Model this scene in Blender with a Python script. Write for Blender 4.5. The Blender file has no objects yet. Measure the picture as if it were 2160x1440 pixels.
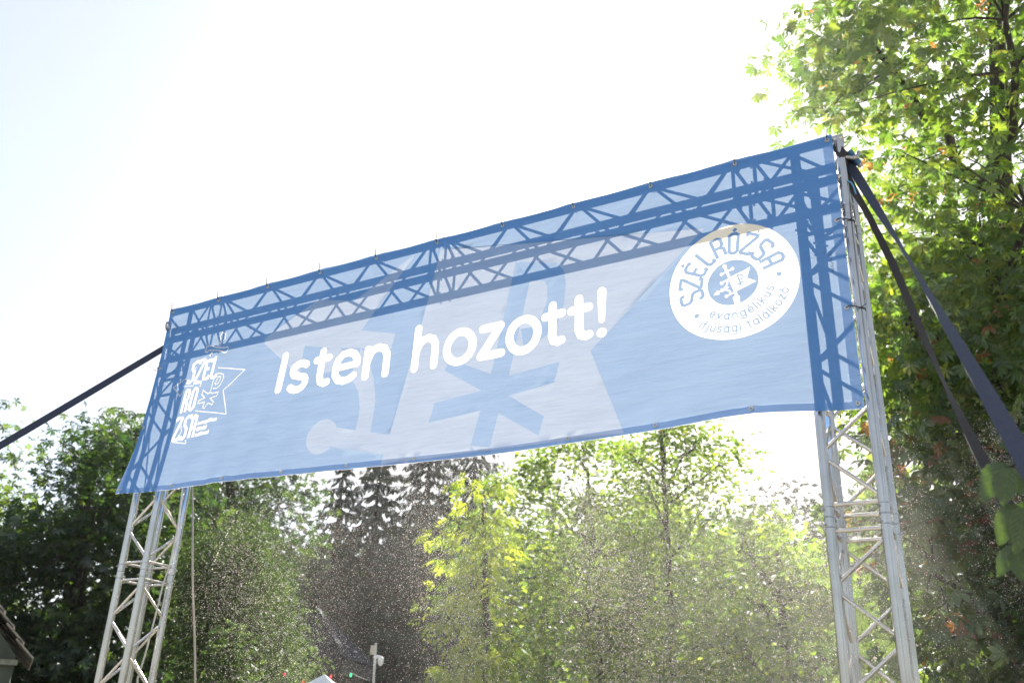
import bpy, math, random
import numpy as np
from mathutils import Vector, Matrix
from mathutils.geometry import delaunay_2d_cdt

R = math.radians
rng = np.random.default_rng(7)
random.seed(7)
sc = bpy.context.scene
col = sc.collection

# ------------------------------------------------------------------ camera
Z0 = 4.52                                   # height of the banner's top eyelet row
CAM = np.array([5.643, -4.284, Z0 - 3.009])
FWD = np.array([-0.46660291, 0.78792337, 0.40181897])
RGT = np.array([0.86846403, 0.49418004, 0.03945021])
UPV = np.array([0.16748718, -0.36737291, 0.91486895])
FPX = 1935.7                                # focal length in pixels of a 2160 wide frame
cd = bpy.data.cameras.new('camera')
cam = bpy.data.objects.new('camera', cd)
col.objects.link(cam)
cam.matrix_world = Matrix(((RGT[0], UPV[0], -FWD[0], CAM[0]), (RGT[1], UPV[1], -FWD[1], CAM[1]),
                           (RGT[2], UPV[2], -FWD[2], CAM[2]), (0, 0, 0, 1)))
cd.sensor_width = 36
cd.sensor_fit = 'HORIZONTAL'
cd.lens = FPX / 2160 * 36
cd.clip_start = 0.05
cd.clip_end = 3000
cd.dof.use_dof = True
cd.dof.focus_distance = 5.6
cd.dof.aperture_fstop = 2.4
sc.camera = cam

# ------------------------------------------------------------------ light
SUN = np.array([-0.272, 0.789, 0.551])
SUN = SUN / np.linalg.norm(SUN)
EL = math.asin(SUN[2])
AZ = math.atan2(SUN[0], SUN[1])             # from +Y towards +X
w = bpy.data.worlds.new('World')
sc.world = w
w.use_nodes = True
nt = w.node_tree
nt.nodes.clear()
wo = nt.nodes.new('ShaderNodeOutputWorld')
bg = nt.nodes.new('ShaderNodeBackground')
sky = nt.nodes.new('ShaderNodeTexSky')
sky.sky_type = 'NISHITA'
sky.sun_disc = False
sky.sun_elevation = EL
sky.sun_rotation = AZ
sky.altitude = 200
sky.air_density = 1.0
sky.dust_density = 1.6
sky.ozone_density = 1.2
CLOUD = 0.60
# thin bright cloud drifting over the blue
tc = nt.nodes.new('ShaderNodeTexCoord')
mp = nt.nodes.new('ShaderNodeMapping')
mp.inputs['Location'].default_value = (0.55, 0.2, 0.1)
nz = nt.nodes.new('ShaderNodeTexNoise')
nz.inputs['Scale'].default_value = 1.7
nz.inputs['Detail'].default_value = 8
nz.inputs['Roughness'].default_value = 0.55
dt = nt.nodes.new('ShaderNodeVectorMath'); dt.operation = 'DOT_PRODUCT'
dt.inputs[1].default_value = (-0.10, 0.62, 0.78)
ma = nt.nodes.new('ShaderNodeMath'); ma.operation = 'MULTIPLY_ADD'
ma.inputs[1].default_value = 1.5
rp = nt.nodes.new('ShaderNodeValToRGB')
rp.color_ramp.elements[0].color = (0.42, 0.42, 0.42, 1)
rp.color_ramp.elements[0].position = 0.40
rp.color_ramp.elements[1].position = 0.50
ms = nt.nodes.new('ShaderNodeMath'); ms.operation = 'MULTIPLY'; ms.inputs[1].default_value = 0.48
mx = nt.nodes.new('ShaderNodeMix'); mx.data_type = 'RGBA'
mx.inputs['B'].default_value = (4.7, 4.65, 4.6, 1)
L = nt.links.new
L(tc.outputs['Generated'], mp.inputs['Vector'])
L(mp.outputs['Vector'], nz.inputs['Vector'])
L(tc.outputs['Generated'], dt.inputs[0])
L(dt.outputs['Value'], ms.inputs[0])
L(nz.outputs['Fac'], ma.inputs[0]); ma.inputs[1].default_value = 1.2
L(ms.outputs[0], ma.inputs[2])
sh = nt.nodes.new('ShaderNodeMath'); sh.operation = 'SUBTRACT'; sh.inputs[1].default_value = CLOUD
L(ma.outputs[0], sh.inputs[0])
L(sh.outputs[0], rp.inputs['Fac'])
L(rp.outputs['Color'], mx.inputs['Factor'])
L(sky.outputs['Color'], mx.inputs['A'])
L(mx.outputs['Result'], bg.inputs['Color'])
bg.inputs['Strength'].default_value = 0.06
L(bg.outputs['Background'], wo.inputs['Surface'])

sd = bpy.data.lights.new('sun', 'SUN')
sd.energy = 5.0
sd.angle = R(0.53)
sd.color = (1.0, 0.94, 0.84)
so = bpy.data.objects.new('sun', sd)
col.objects.link(so)
so.rotation_euler = Vector(SUN).to_track_quat('Z', 'Y').to_euler()
so.location = (0, 30, 30)

vs = sc.view_settings
vs.view_transform = 'Standard'
vs.look = 'None'
vs.gamma = 1
vs.use_curve_mapping = False
vs.exposure = 2.0
sc.cycles.use_denoising = True
sc.cycles.max_bounces = 8
sc.cycles.diffuse_bounces = 4
sc.cycles.transmission_bounces = 6
sc.cycles.transparent_max_bounces = 8
sc.cycles.volume_bounces = 0
sc.cycles.caustics_reflective = False
sc.cycles.caustics_refractive = False

HAZE = 0.0005
MIST = 0.11
# ------------------------------------------------------------------ helpers
def ray(px, py):
    d = FWD + RGT * (px - 1080) / FPX - UPV * (py - 720) / FPX
    return d / np.linalg.norm(d)

def at(px, py, dist):
    return CAM + ray(px, py) * dist

def onplane(px, py, y):
    d = ray(px, py)
    return CAM + d * (y - CAM[1]) / d[1]

def tag(o, label=None, cat=None, group=None, kind=None):
    if label: o['label'] = label
    if cat: o['category'] = cat
    if group: o['group'] = group
    if kind: o['kind'] = kind
    return o

def empty(name, loc=(0, 0, 0)):
    o = bpy.data.objects.new(name, None)
    o.empty_display_size = 0.2
    o.location = loc
    col.objects.link(o)
    return o

def world_loc(o):
    v = Vector((0, 0, 0))
    while o is not None:
        v += o.location
        o = o.parent
    return v

def mesh_obj(name, verts, faces, mat, parent=None, smooth=False, loc=None):
    """verts in world space; the object's origin sits on its parent (or on loc)."""
    verts = np.asarray(verts, dtype=np.float64).reshape(-1, 3)
    base = np.array(world_loc(parent)) if parent is not None else np.array(loc if loc is not None else (0, 0, 0), float)
    me = bpy.data.meshes.new(name)
    me.from_pydata((verts - base).tolist(), [], [list(map(int, f)) for f in faces])
    me.update()
    if smooth:
        me.polygons.foreach_set('use_smooth', [len(f) <= 4 for f in faces])
    if mat is not None:
        for m in (mat if isinstance(mat, (list, tuple)) else [mat]):
            me.materials.append(m)
    o = bpy.data.objects.new(name, me)
    col.objects.link(o)
    if parent is not None:
        o.parent = parent
    elif loc is not None:
        o.location = loc
    return o

def tri_obj(name, verts, tris, mat, parent=None, attr=None, loc=None, smooth=False):
    """fast path for big triangle soups (numpy)"""
    base = np.array(world_loc(parent)) if parent is not None else np.array(loc if loc is not None else (0, 0, 0), float)
    verts = (np.asarray(verts) - base).astype(np.float32)
    tris = np.asarray(tris, dtype=np.int32)
    me = bpy.data.meshes.new(name)
    me.vertices.add(len(verts)); me.vertices.foreach_set('co', verts.ravel())
    me.loops.add(tris.size); me.loops.foreach_set('vertex_index', tris.ravel())
    me.polygons.add(len(tris))
    me.polygons.foreach_set('loop_start', np.arange(0, tris.size, 3, dtype=np.int32))
    me.polygons.foreach_set('loop_total', np.full(len(tris), 3, dtype=np.int32))
    if smooth:
        me.polygons.foreach_set('use_smooth', np.ones(len(tris), dtype=bool))
    if attr is not None:
        a = me.attributes.new('tint', 'FLOAT', 'POINT')
        a.data.foreach_set('value', np.asarray(attr, dtype=np.float32))
    me.update(calc_edges=True)
    me.materials.append(mat)
    o = bpy.data.objects.new(name, me)
    col.objects.link(o)
    if parent is not None:
        o.parent = parent
    elif loc is not None:
        o.location = loc
    return o

def frame_of(d):
    d = d / np.linalg.norm(d)
    a = np.array([0, 0, 1.0]) if abs(d[2]) < 0.95 else np.array([1.0, 0, 0])
    u = np.cross(d, a); u /= np.linalg.norm(u)
    return u, np.cross(u, d)

def tube_data(pts, radii, seg=8, caps=True, closed=False):
    pts = np.asarray(pts, float)
    n = len(pts)
    if np.isscalar(radii): radii = [radii] * n
    V, F = [], []
    u0 = None
    for i in range(n):
        if closed: d = pts[(i + 1) % n] - pts[i - 1]
        else: d = pts[min(i + 1, n - 1)] - pts[max(i - 1, 0)]
        d = d / (np.linalg.norm(d) + 1e-12)
        if u0 is None: u, v = frame_of(d)
        else:
            u = u0 - d * (u0 @ d); u /= np.linalg.norm(u); v = np.cross(u, d)
        u0 = u
        for k in range(seg):
            a = 2 * math.pi * k / seg
            V.append(pts[i] + radii[i] * (math.cos(a) * u + math.sin(a) * v))
    m = n if closed else n - 1
    for i in range(m):
        j = (i + 1) % n
        for k in range(seg):
            F.append((i * seg + k, i * seg + (k + 1) % seg, j * seg + (k + 1) % seg, j * seg + k))
    if caps and not closed:
        b = len(V)
        V += [V[k].copy() for k in range(seg)] + [V[(n - 1) * seg + k].copy() for k in range(seg)]
        F.append(tuple(range(b, b + seg))[::-1]); F.append(tuple(range(b + seg, b + 2 * seg)))
    return V, F

def tube(name, pts, radii, mat, parent=None, seg=8, closed=False, loc=None):
    V, F = tube_data(pts, radii, seg, True, closed)
    return mesh_obj(name, V, F, mat, parent, True, loc)

def merge(parts):
    V, F = [], []
    for v, f in parts:
        b = len(V); V += list(v); F += [tuple(i + b for i in q) for q in f]
    return V, F

def box_data(c, s, rot=None):
    c = np.array(c, float); h = np.array(s, float) / 2
    P = np.array([(x, y, z) for x in (-1, 1) for y in (-1, 1) for z in (-1, 1)], float) * h
    if rot is not None: P = P @ np.array(rot).T
    P = P + c
    return list(P), [(0, 1, 3, 2), (4, 6, 7, 5), (0, 4, 5, 1), (2, 3, 7, 6), (0, 2, 6, 4), (1, 5, 7, 3)]

# ------------------------------------------------------------------ materials
def mat_new(name):
    m = bpy.data.materials.new(name)
    m.use_nodes = True
    m.node_tree.nodes.clear()
    out = m.node_tree.nodes.new('ShaderNodeOutputMaterial')
    return m, m.node_tree, out

def noise_mix(t, c1, c2, scale, detail=4, lo=0.35, hi=0.65, coord='Object'):
    tcn = t.nodes.new('ShaderNodeTexCoord')
    n = t.nodes.new('ShaderNodeTexNoise'); n.inputs['Scale'].default_value = scale; n.inputs['Detail'].default_value = detail
    r = t.nodes.new('ShaderNodeValToRGB')
    r.color_ramp.elements[0].position = lo; r.color_ramp.elements[0].color = (*c1, 1)
    r.color_ramp.elements[1].position = hi; r.color_ramp.elements[1].color = (*c2, 1)
    t.links.new(tcn.outputs[coord], n.inputs['Vector'])
    t.links.new(n.outputs['Fac'], r.inputs['Fac'])
    return r.outputs['Color'], n

def plain(name, c1, c2=None, rough=0.6, metal=0.0, scale=20, bump=0.0, spec=0.5):
    m, t, out = mat_new(name)
    b = t.nodes.new('ShaderNodeBsdfPrincipled')
    c2 = c2 or tuple(x * 0.75 for x in c1)
    o, n = noise_mix(t, c1, c2, scale)
    t.links.new(o, b.inputs['Base Color'])
    b.inputs['Roughness'].default_value = rough
    b.inputs['Metallic'].default_value = metal
    b.inputs['Specular IOR Level'].default_value = spec
    if bump:
        bp = t.nodes.new('ShaderNodeBump'); bp.inputs['Strength'].default_value = bump; bp.inputs['Distance'].default_value = 0.01
        t.links.new(n.outputs['Fac'], bp.inputs['Height']); t.links.new(bp.outputs['Normal'], b.inputs['Normal'])
    t.links.new(b.outputs[0], out.inputs['Surface'])
    return m

def fabric(name, refl, trans, tfac):
    """printed mesh fabric: the print tints what it reflects; daylight filters through the weave"""
    m, t, out = mat_new(name)
    df = t.nodes.new('ShaderNodeBsdfDiffuse'); tr = t.nodes.new('ShaderNodeBsdfTranslucent')
    mixs = t.nodes.new('ShaderNodeMixShader'); mixs.inputs['Fac'].default_value = tfac
    tcn = t.nodes.new('ShaderNodeTexCoord')
    mpn = t.nodes.new('ShaderNodeMapping'); mpn.inputs['Scale'].default_value = (1.2, 1, 7)
    n = t.nodes.new('ShaderNodeTexNoise'); n.inputs['Scale'].default_value = 2.6; n.inputs['Detail'].default_value = 7
    n.inputs['Roughness'].default_value = 0.62
    t.links.new(tcn.outputs['Object'], mpn.inputs['Vector']); t.links.new(mpn.outputs['Vector'], n.inputs['Vector'])
    mr = t.nodes.new('ShaderNodeMapRange'); mr.inputs['From Min'].default_value = 0.25; mr.inputs['From Max'].default_value = 0.75
    mr.inputs['To Min'].default_value = 0.93; mr.inputs['To Max'].default_value = 1.05
    t.links.new(n.outputs['Fac'], mr.inputs['Value'])
    for sh, c in ((df, refl), (tr, trans)):
        mm = t.nodes.new('ShaderNodeVectorMath'); mm.operation = 'SCALE'
        mm.inputs[0].default_value = c
        t.links.new(mr.outputs['Result'], mm.inputs['Scale'])
        t.links.new(mm.outputs['Vector'], sh.inputs['Color'])
    bp = t.nodes.new('ShaderNodeBump'); bp.inputs['Strength'].default_value = 0.5; bp.inputs['Distance'].default_value = 0.014
    t.links.new(n.outputs['Fac'], bp.inputs['Height'])
    t.links.new(bp.outputs['Normal'], df.inputs['Normal']); t.links.new(bp.outputs['Normal'], tr.inputs['Normal'])
    t.links.new(df.outputs[0], mixs.inputs[1]); t.links.new(tr.outputs[0], mixs.inputs[2])
    t.links.new(mixs.outputs[0], out.inputs['Surface'])
    return m

M_BLUE = fabric('banner_blue', (0.12, 0.30, 0.70), (0.245, 0.285, 0.315), 0.3)
M_PALE = fabric('banner_pale', (0.27, 0.42, 0.74), (0.30, 0.31, 0.32), 0.3)
M_WHITE = fabric('banner_white', (0.93, 0.88, 0.80), (0.86, 0.79, 0.70), 0.32)
M_HEM = fabric('banner_hem', (0.35, 0.42, 0.6), (0.62, 0.64, 0.70), 0.6)
M_INK = plain('marker_ink', (0.02, 0.03, 0.08), rough=0.7)

def alu(name, base, dirt, rough):
    """drawn aluminium: clean, faint lengthwise dulling, a few scuffs"""
    m, t, out = mat_new(name)
    b = t.nodes.new('ShaderNodeBsdfPrincipled')
    o, n = noise_mix(t, base, dirt, 4, 3, 0.4, 0.75)
    t.links.new(o, b.inputs['Base Color'])
    b.inputs['Metallic'].default_value = 1.0
    n2 = t.nodes.new('ShaderNodeTexNoise'); n2.inputs['Scale'].default_value = 14; n2.inputs['Detail'].default_value = 3
    tcn = t.nodes.new('ShaderNodeTexCoord'); t.links.new(tcn.outputs['Object'], n2.inputs['Vector'])
    mr = t.nodes.new('ShaderNodeMapRange'); mr.inputs['To Min'].default_value = rough - 0.05; mr.inputs['To Max'].default_value = rough + 0.10
    t.links.new(n2.outputs['Fac'], mr.inputs['Value']); t.links.new(mr.outputs['Result'], b.inputs['Roughness'])
    t.links.new(b.outputs[0], out.inputs['Surface'])
    return m

M_ALU = alu('aluminium_tube', (0.50, 0.485, 0.46), (0.38, 0.37, 0.345), 0.22)
M_ALU2 = alu('aluminium_brace', (0.64, 0.61, 0.585), (0.52, 0.50, 0.475), 0.24)
M_STEEL = plain('steel', (0.45, 0.45, 0.46), (0.25, 0.25, 0.26), 0.35, 1.0, 60)
M_EYE = plain('nickel', (0.72, 0.70, 0.64), (0.6, 0.58, 0.52), 0.3, 0.6, 60)
M_STRAP = plain('strap_navy', (0.016, 0.024, 0.055), (0.03, 0.04, 0.075), 0.75, 0, 180, 0.4)
M_STRAPD = plain('strap_dark', (0.014, 0.012, 0.013), (0.035, 0.03, 0.03), 0.8, 0, 180, 0.4)
M_STRAPG = plain('strap_grey', (0.05, 0.055, 0.075), (0.09, 0.095, 0.11), 0.75, 0, 180, 0.4)
M_BLACK = plain('black_plastic', (0.015, 0.015, 0.017), rough=0.45)
M_BLUEPL = plain('blue_paint', (0.02, 0.09, 0.22), (0.03, 0.12, 0.26), 0.45)
M_ROPE = plain('rope', (0.42, 0.36, 0.30), (0.28, 0.24, 0.2), 0.85, 0, 200, 0.4)
M_HOSE = plain('pale_hose', (0.62, 0.60, 0.56), (0.5, 0.48, 0.44), 0.5)
M_LIGHTBLUE = plain('light_blue_cord', (0.10, 0.38, 0.65), rough=0.6)
M_BARK = plain('bark', (0.055, 0.045, 0.036), (0.022, 0.018, 0.015), 0.9, 0, 9, 0.8)
M_GROUND = plain('ground_gravel', (0.34, 0.31, 0.26), (0.22, 0.21, 0.16), 0.95, 0, 3, 0.5)

def leafmat(name, ramp, trans_gain=2.2, tfac=0.5, gloss=0.05, tcol=(1.05, 1.0, 0.42)):
    """ramp: list of (pos, colour); a leaf's own 'tint' picks its colour"""
    m, t, out = mat_new(name)
    at_ = t.nodes.new('ShaderNodeAttribute'); at_.attribute_name = 'tint'
    oi = t.nodes.new('ShaderNodeObjectInfo')
    rp_ = t.nodes.new('ShaderNodeValToRGB')
    els = rp_.color_ramp.elements
    els[0].position = ramp[0][0]; els[0].color = (*ramp[0][1], 1)
    els[1].position = ramp[-1][0]; els[1].color = (*ramp[-1][1], 1)
    for pos, c in ramp[1:-1]:
        e = els.new(pos); e.color = (*c, 1)
    t.links.new(at_.outputs['Fac'], rp_.inputs['Fac'])
    df = t.nodes.new('ShaderNodeBsdfDiffuse'); tr = t.nodes.new('ShaderNodeBsdfTranslucent'); gl = t.nodes.new('ShaderNodeBsdfGlossy')
    gl.inputs['Roughness'].default_value = 0.5; gl.inputs['Color'].default_value = (0.9, 0.95, 1, 1)
    mg = t.nodes.new('ShaderNodeVectorMath'); mg.operation = 'MULTIPLY'
    mg.inputs[1].default_value = tuple(trans_gain * c for c in tcol)
    t.links.new(rp_.outputs['Color'], df.inputs['Color'])
    t.links.new(rp_.outputs['Color'], mg.inputs[0]); t.links.new(mg.outputs[0], tr.inputs['Color'])
    a = t.nodes.new('ShaderNodeMixShader'); a.inputs['Fac'].default_value = tfac
    t.links.new(df.outputs[0], a.inputs[1]); t.links.new(tr.outputs[0], a.inputs[2])
    b = t.nodes.new('ShaderNodeMixShader'); b.inputs['Fac'].default_value = gloss
    t.links.new(a.outputs[0], b.inputs[1]); t.links.new(gl.outputs[0], b.inputs[2])
    t.links.new(b.outputs[0], out.inputs['Surface'])
    return m

ML_CHEST = leafmat('chestnut_leaf', [(0, (0.028, 0.06, 0.012)), (0.5, (0.048, 0.085, 0.014)), (0.9, (0.08, 0.11, 0.016)), (0.97, (0.12, 0.10, 0.02)), (1, (0.16, 0.07, 0.03))], 3.6, 0.55)
ML_BROWN = leafmat('browning_leaf', [(0, (0.045, 0.085, 0.024)), (0.72, (0.075, 0.12, 0.028)), (0.80, (0.10, 0.085, 0.03)), (0.90, (0.17, 0.075, 0.03)), (1, (0.20, 0.08, 0.035))], 1.5)
ML_DARK = leafmat('dark_leaf', [(0, (0.013, 0.032, 0.012)), (0.6, (0.022, 0.048, 0.014)), (1, (0.045, 0.072, 0.017))], 2.3)
ML_LIGHT = leafmat('light_leaf', [(0, (0.016, 0.034, 0.014)), (1, (0.040, 0.066, 0.022))], 1.9, 0.48, 0.02)
ML_MID2 = leafmat('left_leaf', [(0, (0.035, 0.065, 0.018)), (1, (0.07, 0.105, 0.024))], 2.4)
ML_GOLD = leafmat('golden_leaf', [(0, (0.035, 0.07, 0.012)), (0.45, (0.09, 0.13, 0.014)), (1, (0.155, 0.185, 0.016))], 2.9, 0.58)
ML_MID = leafmat('mid_leaf', [(0, (0.026, 0.055, 0.012)), (0.6, (0.055, 0.09, 0.014)), (1, (0.10, 0.135, 0.016))], 3.8, 0.58)
ML_SPRUCE = leafmat('spruce_needles', [(0, (0.018, 0.032, 0.020)), (1, (0.035, 0.05, 0.026))], 1.0, 0.2, 0.04)
ML_NEAR = leafmat('near_leaf', [(0, (0.045, 0.085, 0.014)), (1, (0.06, 0.10, 0.02))], 1.3, 0.4, 0.07)
def add_veins(m):
    """pale midrib and side veins following each leaf's own length (x) and width (y)"""
    t = m.node_tree
    rpn = [n for n in t.nodes if n.type == 'VALTORGB'][0]
    tcn = t.nodes.new('ShaderNodeTexCoord'); sp = t.nodes.new('ShaderNodeSeparateXYZ'); t.links.new(tcn.outputs['Object'], sp.inputs[0])
    def mth(op, a, b=None):
        n = t.nodes.new('ShaderNodeMath'); n.operation = op
        for k, v in enumerate((a, b)):
            if v is None: continue
            if isinstance(v, (int, float)): n.inputs[k].default_value = v
            else: t.links.new(v, n.inputs[k])
        return n.outputs[0]
    ay = mth('ABSOLUTE', sp.outputs['Y'])
    side = mth('POWER', mth('ABSOLUTE', mth('SINE', mth('MULTIPLY', mth('SUBTRACT', sp.outputs['X'], mth('MULTIPLY', ay, 0.9)), 27.0))), 0.35)
    rib = mth('MINIMUM', mth('MULTIPLY', ay, 60.0), 1.0)
    veins = mth('SUBTRACT', 1.0, mth('MULTIPLY', side, rib))
    nzn = t.nodes.new('ShaderNodeTexNoise'); nzn.inputs['Scale'].default_value = 7; nzn.inputs['Detail'].default_value = 6
    t.links.new(tcn.outputs['Object'], nzn.inputs['Vector'])
    k = mth('ADD', mth('MULTIPLY', nzn.outputs['Fac'], 1.0), mth('ADD', mth('MULTIPLY', veins, 0.8), 0.35))
    sc_ = t.nodes.new('ShaderNodeVectorMath'); sc_.operation = 'SCALE'
    t.links.new(rpn.outputs['Color'], sc_.inputs[0]); t.links.new(k, sc_.inputs['Scale'])
    for lk in list(t.links):
        if lk.from_node == rpn and lk.to_node != sc_:
            t.links.new(sc_.outputs[0], lk.to_socket)
    bp = t.nodes.new('ShaderNodeBump'); bp.inputs['Strength'].default_value = 0.6; bp.inputs['Distance'].default_value = 0.01; bp.invert = True
    t.links.new(veins, bp.inputs['Height'])
    for n in t.nodes:
        if n.type in ('BSDF_DIFFUSE', 'BSDF_GLOSSY'): t.links.new(bp.outputs['Normal'], n.inputs['Normal'])
add_veins(ML_NEAR)
ML_FAR = leafmat('far_leaf', [(0, (0.03, 0.055, 0.02)), (1, (0.05, 0.08, 0.025))], 1.2, 0.3, 0.03)

# ------------------------------------------------------------------ ground
gv, gf = [], []
NR, NS = 14, 48
for i in range(NR):
    r = 1.5 * (1.75 ** i)
    for k in range(NS):
        a = 2 * math.pi * k / NS
        gv.append((2.5 + r * math.cos(a), r * math.sin(a), 0.0))
gc = len(gv); gv.append((2.5, 0, 0))
for k in range(NS): gf.append((gc, k, (k + 1) % NS))
for i in range(NR - 1):
    for k in range(NS):
        gf.append((i * NS + k, (i + 1) * NS + k, (i + 1) * NS + (k + 1) % NS, i * NS + (k + 1) % NS))
g = mesh_obj('ground', gv, gf, M_GROUND)
tag(g, 'pale gravel and worn grass ground of the park', kind='structure')

# ------------------------------------------------------------------ leaf templates
def leaflet(length, width, ang, droop, fold, detail, base=0.0):
    """one leaflet in the XY plane pointing along angle ang"""
    c, s = math.cos(ang), math.sin(ang)
    if detail == 2:
        prof = [(0.0, 0.0), (0.36, 0.55), (0.70, 1.0), (1.0, 0.0)]
    elif detail == 1:
        prof = [(0.0, 0.0), (0.6, 1.0), (1.0, 0.0)]
    else:
        prof = None
    V, F = [], []
    def P(x, y, z):
        x = base + x * length
        return (x * c - y * s, x * s + y * c, z)
    if prof is None:
        V = [P(0, 0, 0), P(0.55, width / 2, -droop * 0.3), P(1, 0, -droop), P(0.55, -width / 2, -droop * 0.3)]
        return V, [(0, 1, 2), (0, 2, 3)]
    mid = [P(t, 0, -droop * t * t) for t, _ in prof]
    V += mid
    n = len(prof)
    for t, wv in prof[1:-1]: V.append(P(t, wv * width / 2, -droop * t * t + fold * wv))
    for t, wv in prof[1:-1]: V.append(P(t, -wv * width / 2, -droop * t * t + fold * wv))
    for side, b in ((0, n), (1, n + n - 2)):
        for i in range(n - 1):
            a0, a1 = i, i + 1
            e0 = b + i - 1 if 0 < i else None
            e1 = b + i if i + 1 < n - 1 else None
            if e0 is None: tri = [(a0, e1, a1)]
            elif e1 is None: tri = [(a0, e0, a1)]
            else: tri = [(a0, e0, e1), (a0, e1, a1)]
            for q in tri: F.append(q if side == 0 else q[::-1])
    return V, F

def palmate(nl, detail, size=1.0, seed=0):
    rr = random.Random(seed)
    parts = []
    for k in range(nl):
        tt = (k / (nl - 1)) * 2 - 1
        ang = tt * R(112)
        ln = 0.56 * (1 - 0.42 * abs(tt) ** 1.5) * rr.uniform(0.9, 1.08)
        parts.append(leaflet(ln, ln * rr.uniform(0.36, 0.44), ang, 0.16 * rr.uniform(0.6, 1.7), 0.03, detail))
    V, F = merge(parts)
    return np.array(V, float) * size, np.array(F, int)

def simple_leaf(detail, wr=0.5):
    V, F = leaflet(1.0, wr, 0, 0.12, 0.05, detail)
    return np.array(V, float), np.array(F, int)

def pinnate(n, detail):
    rr = random.Random(3)
    parts = []
    for k in range(n):
        t = 0.15 + 0.85 * k / (n - 1)
        side = 1 if k % 2 else -1
        if k == n - 1: ang = 0
        else: ang = side * R(58)
        V, F = leaflet(0.42 * rr.uniform(0.85, 1.1), 0.15, ang, 0.14, 0.02, detail)
        V = [(x + t * 0.75, y, z - 0.12 * t * t) for x, y, z in V]
        parts.append((V, F))
    V, F = merge(parts)
    return np.array(V, float), np.array(F, int)

def spread(tmpls, pos, direc, nrm, size, tint):
    """copy leaf templates onto positions; direc = along the leaf, nrm = upper side"""
    pos = np.asarray(pos); n = len(pos)
    d = direc / (np.linalg.norm(direc, axis=1, keepdims=True) + 1e-9)
    z = nrm - d * np.sum(nrm * d, axis=1, keepdims=True)
    z /= (np.linalg.norm(z, axis=1, keepdims=True) + 1e-9)
    y = np.cross(z, d)
    VV, FF, AA = [], [], []
    off = 0
    which = rng.integers(0, len(tmpls), n)
    for ti, (tv, tf) in enumerate(tmpls):
        idx = np.nonzero(which == ti)[0]
        if not len(idx): continue
        s = size[idx][:, None, None]
        loc = tv[None] * s
        wv = pos[idx][:, None] + loc[..., 0:1] * d[idx][:, None] + loc[..., 1:2] * y[idx][:, None] + loc[..., 2:3] * z[idx][:, None]
        nv = len(tv)
        VV.append(wv.reshape(-1, 3))
        FF.append((tf[None] + (np.arange(len(idx)) * nv)[:, None, None] + off).reshape(-1, 3))
        AA.append(np.repeat(tint[idx], nv))
        off += nv * len(idx)
    return np.concatenate(VV), np.concatenate(FF), np.concatenate(AA)

def in_poly(x, y, poly):
    inside = np.zeros(len(x), bool)
    n = len(poly)
    for i in range(n):
        x1, y1 = poly[i]; x2, y2 = poly[(i + 1) % n]
        c = ((y1 > y) != (y2 > y)) & (x < (x2 - x1) * (y - y1) / ((y2 - y1) + 1e-12) + x1)
        inside ^= c
    return inside

def crown_points(poly, d0, d1, n, minz=0.6):
    """clump centres filling the volume a crown takes up"""
    poly = np.array(poly, float)
    lo, hi = poly.min(0), poly.max(0)
    out = []
    while len(out) < n:
        q = rng.uniform(lo, hi, (n * 3, 2))
        q = q[in_poly(q[:, 0], q[:, 1], poly)]
        for x, y in q:
            p_ = at(x, y, rng.uniform(d0, d1))
            if p_[2] > minz: out.append(p_)
            if len(out) >= n: break
    return np.array(out)

def clump_leaves(cl, per, spread_r, flat, centre):
    n = len(cl)
    rad = spread_r * rng.uniform(0.6, 1.35, n)
    c = np.repeat(cl, per, 0)
    rr_ = np.repeat(rad, per)
    off = rng.normal(0, 1, (n * per, 3))
    off /= np.linalg.norm(off, axis=1, keepdims=True)
    off *= (rng.uniform(0, 1, n * per) ** 0.45)[:, None] * rr_[:, None]
    off[:, 2] *= flat
    pos = c + off
    out = off * np.array([1, 1, 0.3]) + 0.25 * (pos - centre) / (np.linalg.norm(pos - centre, axis=1, keepdims=True) + 1e-6) * spread_r
    return pos, out

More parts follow.
